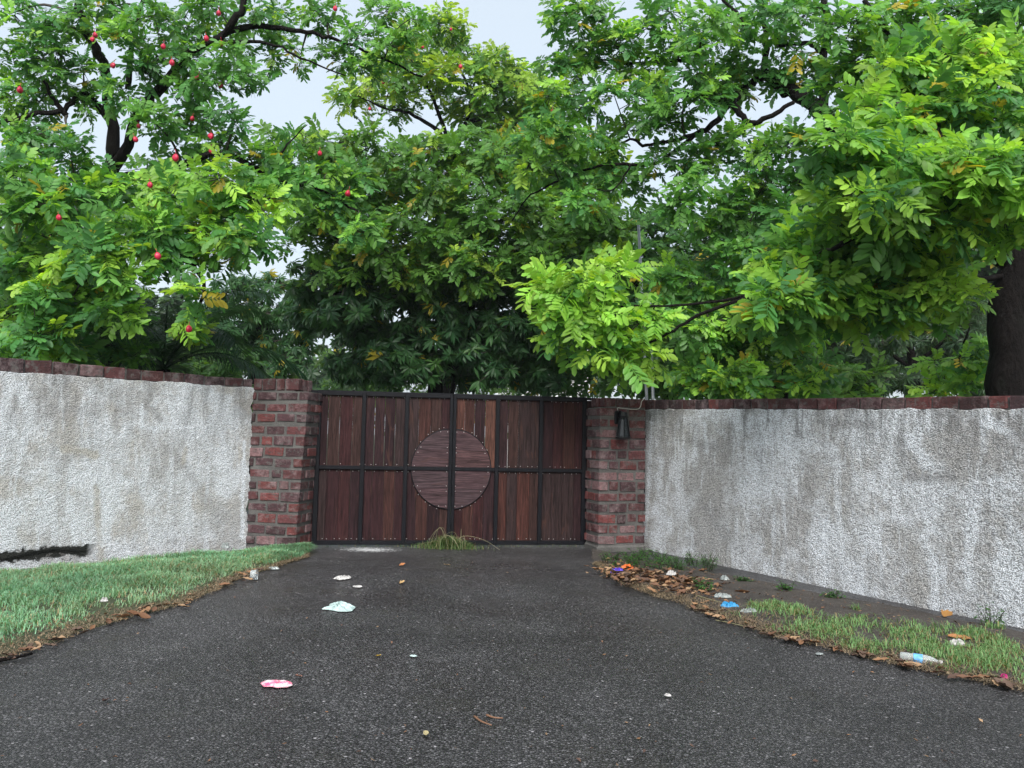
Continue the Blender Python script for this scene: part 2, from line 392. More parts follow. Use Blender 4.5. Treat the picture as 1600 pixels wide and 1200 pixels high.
LV = verge('grass_verge', [(-420, 1190), (-200, 1100), (0, 1032), (65, 1012), (130, 988), (200, 966), (285, 946), (345, 918), (400, 895), (470, 874), (480, 866)], LA, G(484, 861), M_TURF, 0.025, 11)
RV = verge('dirt_verge', [(922, 866), (932, 884), (955, 903), (1010, 928), (1075, 948), (1130, 970), (1200, 994), (1255, 1006), (1350, 1028), (1430, 1048), (1600, 1080), (1800, 1122), (2050, 1180)], G(925, 862), RB, M_SOIL, 0.035, 23)

# ------------------------------------------------------------------ walls
def brick_mesh(l, d, h, seed, nx=4):
    r = np.random.default_rng(seed); bm = bmesh.new(); bmesh.ops.create_cube(bm, size=1.0)
    for v in bm.verts: v.co = Vector((v.co.x * l, v.co.y * d, v.co.z * h))
    bmesh.ops.bevel(bm, geom=list(bm.edges), offset=0.008, segments=2, profile=0.5, affect='EDGES')
    for v in bm.verts: v.co += Vector(r.uniform(-0.004, 0.004, 3))
    me = bpy.data.meshes.new('brick'); bm.to_mesh(me); bm.free(); me.materials.append(M_BRICK); return me
BRICKS = {}
for key, l in (('s', 0.225), ('h', 0.11), ('q', 0.16)):
    BRICKS[key] = [(brick_mesh(l, 0.10, 0.102, 100 + i * 7 + ord(key)), l) for i in range(5)]
def brick_colour(pale=0.12):
    r = random.random()
    base = np.array([0.105, 0.036, 0.036])
    if r < 0.25: base = np.array([0.145, 0.043, 0.038])
    elif r < 0.5: base = np.array([0.062, 0.030, 0.034])
    elif r > 1 - pale: base = np.array([0.19, 0.13, 0.125])
    return tuple(base * [0.84, 0.68, 0.74] * random.uniform(0.65, 1.25))
def put_brick(parent, c, ax, length, height=0.102, depth=0.10, pale=0.12, dark=1.0):
    key = 's' if length > 0.19 else ('q' if length > 0.135 else 'h')
    me, l = random.choice(BRICKS[key]); ax = np.asarray(ax); ay = np.array([-ax[1], ax[0], 0])
    tw = random.uniform(-0.03, 0.03); ax2 = ax * math.cos(tw) + np.array([0, 0, 1]) * math.sin(tw); az = np.cross(ax2, ay)
    az = az if az[2] > 0 else -az
    sx, sy, sz = length / l, depth / 0.10, height / 0.102
    m = Matrix(((ax2[0] * sx, ay[0] * sy, az[0] * sz, c[0]), (ax2[1] * sx, ay[1] * sy, az[1] * sz, c[1]), (ax2[2] * sx, ay[2] * sy, az[2] * sz, c[2]), (0, 0, 0, 1)))
    return place('brick', me, m, parent, tuple(np.array(brick_colour(pale)) * dark))

def make_wall(name, A, B, s_in, zt, zc, label, mat, seed, ragged_end, ragged_start, erode=None):
    """A->B foot line (camera on the right-hand side of -normal); zt(s), zc(s): heights of render top and coping top"""
    Lw = np.linalg.norm(B - A); ax = (B - A) / Lw; nrm = np.array([ax[1], -ax[0], 0.0])       # towards the road
    rt = root(name, (A + B) / 2, label, 'wall')
    # core
    mb = MB(); T = 0.2
    q = lambda s, d, z: A + ax * s - nrm * d + np.array([0, 0, z])
    v = [q(s, d, z) for s in (0.02, Lw - 0.02) for d in (0.03, T) for z in (-0.05, None)] if False else []
    for s in (-0.09 if ragged_start else 0.03, Lw - 0.03):
        for d in (0.028, T):
            v += [q(s, d, -0.05), q(s, d, zt(s) - 0.01)]
    mb.put(v, [(0, 1, 3, 2), (4, 6, 7, 5), (0, 4, 5, 1), (2, 3, 7, 6), (0, 2, 6, 4), (1, 5, 7, 3)])
    mb.build('core', M_MORTAR, rt)
    # rough-cast face: fine grid in view, coarse outside
    s0, s1 = s_in
    S = np.unique(np.r_[np.linspace(0, s0, max(2, int(s0 / 0.04) + 2)), np.arange(s0, s1, 0.0115), np.linspace(s1, Lw, max(2, int((Lw - s1) / 0.04) + 2))])
    nz = 165; tz = np.linspace(0, 1, nz)
    SS, TT = np.meshgrid(S, tz, indexing='ij')
    ztop = np.array([zt(s) for s in S])[:, None] + (fbm(SS * 9, SS * 0, seed) - 0.47) * 0.035
    Z = -0.05 + (ztop + 0.05) * TT
    if ragged_end: SS = np.where(SS > Lw - 0.25, SS + (fbm(Z * 8, Z * 0 + 3, seed + 5) - 0.5) * 0.09 * np.clip((SS - Lw + 0.25) / 0.25, 0, 1), SS)
    if ragged_start: SS = np.where(SS < 0.25, SS + (fbm(Z * 8, Z * 0 + 3, seed + 5) - 0.5) * 0.09 * np.clip((0.25 - SS) / 0.25, 0, 1), SS)
    dd = (hash2(np.round(SS * 87), np.round(Z * 87), seed) - 0.5) * 0.0075 + (vnoise(SS * 40, Z * 40, seed + 9) - 0.5) * 0.004 + (fbm(SS * 1.6, Z * 1.6, seed + 2, 2) - 0.37) * 0.02
    if erode is not None: dd = dd - erode(SS, Z)
    V = A + ax * SS[..., None] + nrm * dd[..., None]; V[..., 2] = Z
    n1, n2 = SS.shape
    front = V.reshape(-1, 3); i = np.arange(n1 * n2).reshape(n1, n2)
    F = np.stack([i[:-1, :-1].ravel(), i[1:, :-1].ravel(), i[1:, 1:].ravel(), i[:-1, 1:].ravel()], 1)
    # lips on top and at both ends give the render its thickness
    lip = []
    allV = [front]; nn = len(front)
    for line in (i[:, -1], i[0, :], i[-1, :]):
        back = front[line] - nrm * 0.035; allV.append(back); j = np.arange(nn, nn + len(line)); nn += len(line)
        lip.append(np.stack([line[:-1], line[1:], j[1:], j[:-1]], 1))
    F = np.vstack([F] + lip); Vall = np.vstack(allV)
    o = add('render_coat', Vall, F, mat, rt, smooth=True)
    uv = o.data.uv_layers.new(name='UVMap')
    uvc = np.stack([(Vall - A) @ ax, Vall[:, 2]], 1).astype(np.float32)
    li = np.empty(len(o.data.loops), np.int32); o.data.loops.foreach_get('vertex_index', li)
    uv.data.foreach_set('uv', uvc[li].ravel())
    # brick-on-edge coping
    s = -0.06 if ragged_start else 0.02
    while s < Lw - 0.05:
        ln = random.choice([0.23, 0.235, 0.22, 0.225, 0.215, 0.15]) ; ln = min(ln, Lw - s)
        sm = s + ln / 2
        hgt = zc(sm) - zt(sm) - 0.008
        c = A + ax * sm - nrm * (0.075 + random.uniform(-.008, .008)) + np.array([0, 0, zt(sm) + 0.004 + hgt / 2 + random.uniform(-.004, .004)])
        put_brick(rt, c, ax, ln - 0.016, hgt, 0.13, 0.10, random.choice([0.45, 0.6, 0.8]))
        s += ln
    v = []
    for s in (-0.08 if ragged_start else 0.04, Lw - 0.01):
        for d in (0.03, 0.125): v += [q(s, d, zt(s) - 0.02), q(s, d, zc(s) - 0.016)]
    mb = MB(); mb.put(v, [(0, 1, 3, 2), (4, 6, 7, 5), (0, 4, 5, 1), (2, 3, 7, 6), (0, 2, 6, 4), (1, 5, 7, 3)]); mb.build('coping_mortar', M_MORTAR, rt)
    return rt
def lin(x0, y0, x1, y1): return lambda x: y0 + (y1 - y0) * (x - x0) / (x1 - x0)
def mark(A, ax, u0, v0, u1, v1, wd, col, amt):
    p, q = W(u0, v0, A, A + ax), W(u1, v1, A, A + ax); return ((p - A) @ ax, p[2], (q - A) @ ax, q[2], wd, col, amt)
_wh, _dk, _tn = (0.80, 0.86, 0.93), (0.27, 0.275, 0.285), (0.47, 0.45, 0.40)
marksL = [mark(LA, ldir, *m) for m in ((222, 632, 221, 668, .035, _wh, .8), (221, 668, 300, 668, .03, _wh, .6), (238, 640, 250, 655, .07, _dk, .6), (262, 700, 300, 745, .08, _dk, .3), (300, 745, 345, 815, .08, _dk, .3), (20, 650, 150, 640, .12, _dk, .35), (382, 690, 378, 840, .035, _wh, .9), (100, 700, 150, 712, .07, _tn, .8), (150, 760, 160, 880, .05, _tn, .7), (110, 780, 120, 860, .06, _wh, .7), (30, 600, 60, 690, .10, _wh, .5), (165, 790, 160, 850, .06, _wh, .6), (285, 725, 290, 700, .04, _tn, .6))]
marksR = [mark(R0, rdir, *m) for m in ((1018, 660, 1008, 840, .06, _wh, .9), (1035, 720, 1028, 760, .09, _wh, .7), (1100, 660, 1104, 705, .05, _wh, .85), (1075, 690, 1120, 700, .07, _dk, .5), (1170, 690, 1300, 700, .09, _wh, .5), (1420, 745, 1490, 745, .06, _dk, .65), (1280, 660, 1370, 665, .07, _dk, .5), (1420, 680, 1450, 730, .09, _wh, .7), (1290, 810, 1285, 870, .05, _wh, .6), (1520, 790, 1510, 900, .07, _wh, .6), (1440, 840, 1470, 900, .08, _wh, .6), (1100, 790, 1160, 860, .16, _dk, .3), (1540, 660, 1580, 680, .08, _wh, .7), (1560, 690, 1600, 670, .06, _dk, .5))]
M_PLL = plaster_material('limewashed_roughcast', (0.76, 0.81, 0.87), (0.48, 0.49, 0.50), (0.50, 0.485, 0.455), 3.0, 0.5, mould=float(np.linalg.norm(L1 - LA) - np.linalg.norm(L1 - L0)) + 0.8, mould_z=0.13, marks=marksL)
M_PLR = plaster_material('weathered_roughcast', (0.76, 0.81, 0.87), (0.44, 0.445, 0.45), (0.43, 0.43, 0.42), 8.0, 0.75, marks=marksR)
lenL = np.linalg.norm(L1 - LA); lenR = np.linalg.norm(RB - R0); nL = np.linalg.norm(L1 - L0); nR = np.linalg.norm(R1 - R0)
sL0 = lenL - nL
zcL = lin(sL0, W(0, 557, L0, L1)[2], lenL, W(385, 592, L0, L1)[2]); ztL = lin(sL0, W(0, 580, L0, L1)[2], lenL, W(385, 605, L0, L1)[2])
zcR = lin(0, W(1005, 625, R0, R1)[2], nR, W(1600, 617, R0, R1)[2]); ztR = lin(0, W(1005, 640, R0, R1)[2], nR, W(1600, 639, R0, R1)[2])
def erodeL(S, Z):
    e = np.clip((sL0 + 0.78 - S) / 0.1, 0, 1); zz = 0.13 + 0.02 * np.sin(S * 9) + (S - sL0) * 0.03
    return e * 0.022 * np.clip((zz - Z) / 0.03, 0, 1)
make_wall('roadside_wall', LA, L1, (sL0 - 0.6, lenL), ztL, zcL, 'lime-washed rough plaster wall with brick coping rising from the broad lush grass verge', M_PLL, 31, True, False, erodeL)
make_wall('roadside_wall', R0, RB, (0.0, nR + 0.5), ztR, zcR, 'grey weathered rough plaster wall with brick coping behind bare dirt and scattered litter', M_PLR, 57, False, True)

# ------------------------------------------------------------------ gate pillars
def make_pillar(c0, c1, depth, side, rows, pitch, zb, ztop, label, pale, top_in, lean=0.0):
    """c0->c1 front foot line, side = +1 if the gate is beyond c1, -1 if beyond c0"""
    Lf = np.linalg.norm(c1 - c0); ax = (c1 - c0) / Lf; back = np.array([-ax[1], ax[0], 0.0])
    rt = root('brick_pillar', (c0 + c1) / 2 + back * depth / 2, label, 'pillar')
    mb = MB(); inset = 0.007
    zt_m = zb + rows * pitch - 0.006; v = []
    for x, y in ((inset, inset), (1, inset), (1, depth - inset), (inset, depth - inset)):
        for z_, cut in ((-0.05, lean), (zt_m, 0.0)): v.append(c0 + ax * (x if x < 1 else Lf - inset - cut) + back * y + np.array([0, 0, z_]))
    if side < 0: v = []; mb.box(c0, ax, back, (0, 0, 1), inset, Lf - inset, inset, depth - inset, -0.05, zt_m, 0.01)
    else: mb.put(v, [(0, 2, 3, 1), (2, 4, 5, 3), (4, 6, 7, 5), (6, 0, 1, 7), (1, 3, 5, 7), (0, 6, 4, 2)])
    mb.build('mortar_core', M_MORTAR, rt)
    mb = MB(); mb.box(c0, ax, back, (0, 0, 1), -0.012, Lf - lean + 0.012, -0.012, depth, -0.06, zb, 0.02); mb.build('footing', M_MORTAR, rt)
    Lfull = Lf; corner0 = c1 if side > 0 else c0; sdir = ax if side > 0 else -ax
    for r in range(rows):
        z = zb + (r + 0.5) * pitch + random.uniform(-.007, .007); h = pitch - 0.030 + random.uniform(-.012, .008)
        odd = r % 2; cut = lean * (1 - (r + 0.5) / rows); corner = corner0 - sdir * cut; Lf = Lfull - cut
        # corner brick
        if odd: cl, cd = 0.115, 0.225
        else: cl, cd = 0.225, 0.105
        cl *= random.uniform(0.93, 1.07)
        jit = lambda: random.uniform(-.010, .006)
        cc = corner - sdir * (cl / 2) + back * (cd / 2 - 0.002 + jit()) + np.array([0, 0, z])
        put_brick(rt, cc, ax, cl, h, cd, pale)
        # rest of the front
        x = cl + 0.024
        while x < Lf - 0.03:
            ln = random.choice([0.225, 0.22, 0.21, 0.23, 0.20, 0.115]); ln = min(ln, Lf - x)
            if Lf - x - ln < 0.05: ln = Lf - x
            if ln > 0.26: ln /= 2
            c = corner - sdir * (x + ln / 2) + back * (0.048 + jit()) + np.array([0, 0, z + random.uniform(-.009, .009)])
            put_brick(rt, c, ax, max(0.04, ln - random.uniform(0, .01)), h * random.uniform(0.82, 1.08), 0.10, pale)
            x += ln + 0.024
        # gate-side face
        y = cd + 0.016
        while y < depth - 0.03:
            ln = min(random.choice([0.11, 0.2, 0.22, 0.1]), depth - y)
            if ln < 0.04: break
            c = corner - sdir * (0.048 + jit()) + back * (y + ln / 2) + np.array([0, 0, z])
            put_brick(rt, c, back, ln, h * random.uniform(0.92, 1.03), 0.10, pale + 0.1)
            y += ln + 0.016
    # capping course
    Lf = Lfull; zt0 = zb + rows * pitch; x = 0.0; Lc = Lf - top_in
    while x < Lc - 0.02:
        ln = min(random.choice([0.225, 0.22, 0.17, 0.11]), Lc - x)
        if ln < 0.05: break
        for dy in (0.06, 0.2, 0.335):
            c = (c0 if side > 0 else c1) + (ax if side > 0 else -ax) * (x + ln / 2) + back * (dy + random.uniform(-.006, .006)) + np.array([0, 0, (zt0 + ztop) / 2])
            put_brick(rt, c, ax, ln - 0.014, ztop - zt0 - 0.012, 0.115, 0.1, 0.75)
        x += ln
    mb = MB(); o_ = (c0 if side > 0 else c1); a_ = ax if side > 0 else -ax
    mb.box(o_, a_, back, (0, 0, 1), 0.006, Lc - 0.06, 0.016, 0.385, zt0 - 0.02, ztop - 0.012); mb.build('cap_mortar', M_MORTAR, rt)
    return rt, ax, back
PL0, PL1 = np.array([-2.985, 8.842, 0]), np.array([-2.315, 8.737, 0])
PR1, PR2 = np.array([1.055, 9.16, 0]), np.array([1.635, 9.342, 0])
make_pillar(PL0, PL1, 0.42, 1, 14, 0.1265, 0.03, 1.945, 'red brick gate pillar without a lamp, its foot hidden in grass', 0.08, 0.11, 0.09)
PR, prx, prb = make_pillar(PR1, PR2, 0.40, -1, 13, 0.1265, 0.065, 1.825, 'red brick gate pillar carrying the black wall lantern', 0.16, 0.03)

# ------------------------------------------------------------------ gate
g0 = G(487, 853); g1 = G(915, 853); gx = (g1 - g0) / np.linalg.norm(g1 - g0); gn = np.array([gx[1], -gx[0], 0.0]); gz = np.array([0, 0, 1.0])   # gn: to the road
GW = np.linalg.norm(g1 - g0)
ST = [0.0, 0.554, 1.064, 1.62, 2.167, 2.71, 3.285]; ZB, ZM, ZT = 0.03, 0.925, 1.835
CX, CZ, CR = 1.615, 0.925, 0.478
WOODC = [(0.034, 0.0155, 0.0175), (0.028, 0.0145, 0.017), (0.042, 0.0175, 0.0185), (0.022, 0.012, 0.0145), (0.052, 0.025, 0.021), (0.031, 0.017, 0.0195), (0.036, 0.025, 0.025), (0.044, 0.026, 0.023)]
def plank(parent, x0, x1, z0, z1, y0=-0.012, y1=0.008, col=None):
    me = bpy.data.meshes.new('plank'); bm = bmesh.new(); bmesh.ops.create_cube(bm, size=1.0)
    w, h, t = x1 - x0, z1 - z0, y1 - y0
    for v in bm.verts: v.co = Vector((v.co.x * w, v.co.y * t, v.co.z * h))
    bmesh.ops.bevel(bm, geom=list(bm.edges), offset=0.0025, segments=1, affect='EDGES'); bm.to_mesh(me); bm.free(); me.materials.append(M_WOOD)
    c = g0 + gx * ((x0 + x1) / 2) + gn * ((y0 + y1) / 2 + random.uniform(-.002, .002)) + gz * (z0 + z1) / 2
    m = Matrix(((gx[0], -gn[0], 0, c[0]), (gx[1], -gn[1], 0, c[1]), (0, 0, 1, c[2]), (0, 0, 0, 1)))
    return place('plank', me, m, parent, tuple(np.array(col or random.choice(WOODC)) * [0.66, 0.58, 0.60]))
def bar(parent, name, x0, x1, z0, z1, y0=0.004, y1=0.042):
    mb = MB(); mb.box(g0, gx, gn, gz, x0, x1, y0, y1, z0, z1, 0.004); return mb.build(name, M_IRON, parent)
def make_leaf(a, b, side, label):
    """panels a..b-1; side -1: hinged at the low-x end"""
    xa, xb = ST[a], ST[b]
    rt = root('gate_leaf', g0 + gx * (xa + xb) / 2, label, 'gate', 'two leaves of the driveway gate')
    lo, hi = xa, xb
    # stiles (the two meeting stiles stand side by side)
    for k in range(a, b + 1):
        if k == 3: x0, x1 = (ST[3] - 0.041, ST[3] - 0.002) if side < 0 else (ST[3] + 0.002, ST[3] + 0.041)
        elif k in (0, 6): x0, x1 = (ST[k], ST[k] + 0.055) if k == 0 else (ST[k] - 0.055, ST[k])
        else: x0, x1 = ST[k] - 0.025, ST[k] + 0.025
        bar(rt, 'stile', x0, x1, ZB, ZT, 0.004, 0.05 if k == 3 else 0.042)
    e0, e1 = (lo - 0.0, hi - 0.003) if side < 0 else (lo + 0.003, hi)
    for z0, z1 in ((ZT - 0.055, ZT + 0.003), (ZM - 0.022, ZM + 0.022), (ZB - 0.012, ZB + 0.038)):
        bar(rt, 'rail', e0, e1, z0, z1, 0.001, 0.0385)
    nails = MB()
    def nail(x, z, y):
        c = g0 + gx * x + gz * z + gn * y; r = 0.0048
        v = [c + gx * math.cos(t) * r + gz * math.sin(t) * r for t in np.linspace(0, 2 * math.pi, 6, endpoint=False)] + [c + gn * 0.004]
        nails.put(v, [(i, (i + 1) % 6, 6) for i in range(6)])
    for k in range(a, b):
        x0, x1 = ST[k] + 0.006, ST[k + 1] - 0.006
        for (z0, z1) in ((ZB + 0.01, ZM - 0.003), (ZM + 0.003, ZT - 0.02)):
            cuts = np.linspace(x0, x1, 5); cuts[1:-1] += rng.uniform(-0.012, 0.012, 3)
            for j in range(4):
                gap = random.choice([0.0012, 0.0012, 0.0015, 0.003])
                col = random.choice(WOODC)
                if k == 3 and j == 3 and z1 > 1.5: col = (0.105, 0.055, 0.04)
                if k == 3 and j == 0 and z1 > 1.5: col = (0.085, 0.042, 0.032)
                if k in (4,) and j in (0, 2) and z1 < 1: col = (0.068, 0.030, 0.024)
                if z1 > 1.5 and k in (0, 1, 4) and j in (0, 1): gap = 0.0045
                if z1 > 1.5 and k == 3 and j == 2: gap = 0.007
                plank(rt, cuts[j] + gap / 2, cuts[j + 1] - gap / 2, z0 + random.uniform(0, .004), z1, col=col)
                for xx in (cuts[j] + 0.028, cuts[j + 1] - 0.028):
                    for zz in (z0 + (0.045 if z0 < 0.5 else 0.038), z1 - (0.045 if z1 > 1.5 else 0.038)):
                        if random.random() < 0.8 and not (k in (2, 3) and abs(xx - CX) < CR and abs(zz - CZ) < CR): nail(xx + random.uniform(-.006, .006), zz + random.uniform(-.003, .003), 0.0105)
                    if k in (2, 3) and abs(xx - CX) < CR * 0.98 and random.random() < .7:
                        zc_ = math.sqrt(CR ** 2 - (xx - CX) ** 2) + 0.03
                        nail(xx, CZ + (zc_ if z1 > 1.5 else -zc_), 0.0105)
    # half of the round medallion: four horizontal boards
    zs = [-CR, -0.237, 0.0, 0.226, CR]; sgn = -1 if side < 0 else 1
    for j in range(4):
        za, zb = zs[j] + 0.0015, zs[j + 1] - 0.0015
        if j == 1: zb = -0.004
        if j == 2: za = 0.004
        t = np.linspace(max(za, -CR * 0.9995), min(zb, CR * 0.9995), 14)
        prof = [(sgn * 0.03, t[0])] + [(sgn * max(0.031, math.sqrt(max(0, CR ** 2 - q * q))), q) for q in t] + [(sgn * 0.03, t[-1])]
        c = g0 + gx * CX + gz * CZ
        me_v = []; n = len(prof)
        # local frame: z = along the board so that the grain runs level
        for y in (0.012, 0.026):
            me_v += [(q, y, p_) for p_, q in prof]
        f = [list(range(n)), list(range(2 * n - 1, n - 1, -1))] + [[i, i + n, (i + 1) % n + n, (i + 1) % n] for i in range(n)]
        me = make_mesh('round_board', np.array(me_v), f, M_WOOD)
        bm = bmesh.new(); bm.from_mesh(me); bmesh.ops.recalc_face_normals(bm, faces=bm.faces); bm.to_mesh(me); bm.free()
        m = Matrix(((0, gn[0], gx[0], c[0]), (0, gn[1], gx[1], c[1]), (1, 0, 0, c[2]), (0, 0, 0, 1)))
        place('round_board', me, m, rt, random.choice([(0.050, 0.030, 0.034), (0.044, 0.029, 0.033), (0.054, 0.030, 0.032)]))
        for q in (t[0] + 0.03, t[-1] - 0.03):
            xr = math.sqrt(max(0.0, CR ** 2 - q * q)) - 0.03
            if xr > 0.1: nail(CX + sgn * xr, CZ + q, 0.0265)
            nail(CX + sgn * 0.055, CZ + q, 0.0265)
    th = np.linspace(math.pi / 2 + 0.075, 3 * math.pi / 2 - 0.075, 40) if side < 0 else np.linspace(-math.pi / 2 + 0.075, math.pi / 2 - 0.075, 40)
    pts = np.array([g0 + gx * (CX + (CR + 0.004) * math.cos(t)) + gz * (CZ + (CR + 0.004) * math.sin(t)) + gn * 0.018 for t in th])
    V, F = tube(pts, np.full(len(pts), 0.0075), 6); add('hoop', V, F, M_IRON, rt, smooth=True)
    tag(nails.build('nail_heads', M_NAIL, rt), kind='stuff')
    return rt
leafL = make_leaf(0, 3, -1, 'dark wooden gate leaf with iron frame, hung on the pillar without a lamp')
leafR = make_leaf(3, 6, 1, 'dark wooden gate leaf with iron frame, hung on the pillar with the lantern')
# narrow jamb boards filling the slot beside each pillar
mb = MB()
jl = root('gate_jamb', g0 + gx * -0.07, 'narrow dark board filling the slot between gate and the lampless pillar', 'jamb')
for z0, z1 in ((0.04, 0.9), (0.91, 1.80)): plank(jl, -0.22, -0.006, z0, z1, -0.02, 0.0, (0.05, 0.022, 0.022))
mb.box(g0, gx, gn, gz, -0.2, -0.003, -0.018, 0.02, 1.803, 1.835, 0.004); mb.build('top_bar', M_IRON, jl)
jr = root('gate_jamb', g0 + gx * (GW + 0.06), 'narrow dark board filling the slot between gate and the lantern pillar', 'jamb')
for z0, z1 in ((0.04, 0.9), (0.91, 1.80)): plank(jr, 3.29, 3.46, z0, z1, -0.02, 0.0, (0.045, 0.022, 0.022))
mb = MB(); mb.box(g0, gx, gn, gz, 3.289, 3.47, -0.018, 0.02, 1.803, 1.835, 0.004); mb.build('top_bar', M_IRON, jr)

# ------------------------------------------------------------------ wall lantern
def lathe(prof, n=20, axis='z'):
    V = []; F = []
    for r, z in prof:
        for t in np.linspace(0, 2 * np.pi, n, endpoint=False): V.append((r * math.cos(t), r * math.sin(t), z))
    for i in range(len(prof) - 1):
        for j in range(n): F.append((i * n + j, i * n + (j + 1) % n, (i + 1) * n + (j + 1) % n, (i + 1) * n + j))
    F.append(tuple(range(n))[::-1]); F.append(tuple((len(prof) - 1) * n + j for j in range(n)))
    return np.array(V), F
def on_pillar(u, v): return W(u, v, PR1, PR2)
lp = on_pillar(966, 655); fn = np.array([prx[1], -prx[0], 0.0])
lamp = root('wall_lantern', lp, 'black metal downlight lantern with tapered shade fixed to the brick pillar', 'lamp')
mb = MB(); bp = on_pillar(965, 653); mb.box(bp, prx, fn, gz, -0.045, 0.045, -0.01, 0.022, -0.075, 0.085, 0.008); mb.build('back_plate', M_LAMP, lamp)
hc = bp + fn * 0.12 + prx * 0.018
V, F = tube(spline([bp + fn * 0.015 + gz * 0.04, bp + fn * 0.07 + gz * 0.075, hc + gz * 0.05], 6), np.full(13, 0.014), 8); add('arm', V, F, M_LAMP, lamp, smooth=True)
V, F = lathe([(0.012, 0.075), (0.045, 0.065), (0.05, 0.02), (0.06, 0.012), (0.058, 0.0), (0.03, -0.004)], 20); add('collar', V + hc, F, M_LAMP, lamp, smooth=False)
V, F = lathe([(0.042, -0.004), (0.048, -0.02), (0.078, -0.225), (0.07, -0.23)], 8); add('glass_shade', V + hc, F, M_GLASS, lamp)
mb = MB()
for t in np.linspace(0, 2 * np.pi, 8, endpoint=False) + 0.0:
    a = hc + np.array([0.047 * math.cos(t), 0.047 * math.sin(t), -0.005]); b_ = hc + np.array([0.081 * math.cos(t), 0.081 * math.sin(t), -0.228])
    V, F = tube([a, b_], [0.006, 0.006], 5); mb.put(V, F)
mb.build('ribs', M_LAMP, lamp)
V, F = lathe([(0.078, -0.222), (0.092, -0.228), (0.092, -0.243), (0.07, -0.25), (0.02, -0.262)], 20); add('bottom_ring', V + hc, F, M_LAMP, lamp)
cp = [on_pillar(*q) + fn * 0.02 for q in [(964, 641), (964, 637.5), (972, 638), (985, 639.5), (996, 639), (1000, 634), (1001, 628), (1004, 624)]] + [on_pillar(1008, 622.5) - fn * 0.06]
sp_ = spline(cp, 5); V, F = tube(sp_, np.full(len(sp_), 0.004), 6); add('cable', V, F, M_CABLE, lamp, smooth=True)

# ------------------------------------------------------------------ foliage building blocks
def leaflet_geo(base, y, z, L, Wd, fold=0.25, curl=0.15, lod=2):
    x = np.cross(y, z)
    if lod == 0:
        c1 = base + y * L * 0.32 - z * curl * L * 0.1; c2 = base + y * L * 0.78 - z * curl * L * 0.6; t = base + y * L - z * curl * L; h1, h2 = Wd * 0.43, Wd * 0.44
        return [base, c1 - x * h1, c1 + x * h1 + z * fold * h1, c2 - x * h2, c2 + x * h2 + z * fold * h2, t], [(0, 2, 1), (1, 2, 4), (1, 4, 3), (3, 4, 5)]
    if lod >= 2: ts = [0.0, 0.28, 0.62, 0.9, 1.0]; ws = [0.05, 0.72, 1.0, 0.62, 0.0]
    else: ts = [0.0, 0.6, 1.0]; ws = [0.0, 1.0, 0.0]
    V = [base]; F = []
    for t, w in zip(ts[1:-1], ws[1:-1]):
        c = base + y * L * t - z * curl * L * t * t; h = w * Wd / 2
        V += [c - x * h + z * fold * h, c, c + x * h + z * fold * h]
    V.append(base + y * L - z * curl * L)
    if lod >= 2: F = [(0, 2, 1), (0, 3, 2), (1, 2, 5), (1, 5, 4), (2, 3, 6), (2, 6, 5), (4, 5, 8), (4, 8, 7), (5, 6, 9), (5, 9, 8), (7, 8, 10), (8, 9, 10)]
    else: F = [(0, 2, 1), (0, 3, 2), (1, 2, 4), (2, 3, 4)]
    return V, F
def unit(a): a = np.asarray(a, float); return a / (np.linalg.norm(a) + 1e-9)
def ackee_leaf(seed, lod=2, pairs=4, wide=0.41):
    """pinnate leaf, axis +y, face +z, about 0.36 long; returns V,F,shade"""
    r = np.random.default_rng(seed); V = []; F = []; S = []
    Lr = 0.055 + 0.056 * pairs; ax = lambda t: np.array([0.02 * math.sin(3 * t), t * Lr, -0.10 * Lr * t * t * 2.2])
    def push(v, f, s):
        n = len(V); V.extend(v); F.extend([tuple(i + n for i in q) for q in f]); S.extend([s] * len(v))
    for k in range(pairs):
        t = 0.22 + 0.78 * (k + 0.5) / pairs
        for sd in (-1, 1):
            ang = math.radians(r.uniform(52, 72) - 12 * k / pairs)
            y = unit([sd * math.sin(ang), math.cos(ang), r.uniform(-0.35, 0.05)]); z = unit(np.array([sd * r.uniform(-0.1, 0.35), r.uniform(-.2, .2), 1.0]) - y * 0); z = unit(z - y * (z @ y))
            L = (0.125 + 0.045 * k / pairs) * r.uniform(0.88, 1.12)
            v, f = leaflet_geo(ax(t + r.uniform(-.03, .03)), y, z, L, L * wide, r.uniform(0.1, 0.4), r.uniform(0.05, 0.35), lod); push(v, f, r.uniform(0, 1))
    if lod >= 0:
        n = 4 if lod >= 2 else 2; pr = [ax(t) for t in np.linspace(0, 0.97, n)]
        v = []; 
        for i, p in enumerate(pr): v += [p + np.array([-0.003, 0, 0]), p + np.array([0.003, 0, 0]), p + np.array([0, 0, -0.005])]
        f = []
        for i in range(n - 1):
            a = i * 3
            for q in range(3): f += [(a + q, a + (q + 1) % 3, a + 3 + (q + 1) % 3), (a + q, a + 3 + (q + 1) % 3, a + 3 + q)]
        push(v, f, 0.9)
    return np.array(V), np.array(F), np.array(S)
def lance_spray(seed, n=7, L=0.2, wd=0.2, droop=0.9):
    """whorl of narrow hanging leaves"""
    r = np.random.default_rng(seed); V = []; F = []; S = []
    for k in range(n):
        a = k * 2.4 + r.uniform(-.4, .4); y = unit([math.cos(a), math.sin(a) * 0.9 + 0.35, -r.uniform(0.2, 1.0) * droop]); z = unit(np.array([0, 0, 1.0]) - y * y[2])
        l = L * r.uniform(0.75, 1.2); v, f = leaflet_geo(np.array([0, 0.02 * k / n, 0]), y, z, l, l * wd, 0.25, r.uniform(0.05, 0.4), 1)
        m = len(V); V.extend(v); F.extend([tuple(i + m for i in q) for q in f]); S.extend([r.uniform(0, 1)] * len(v))
    return np.array(V), np.array(F), np.array(S)
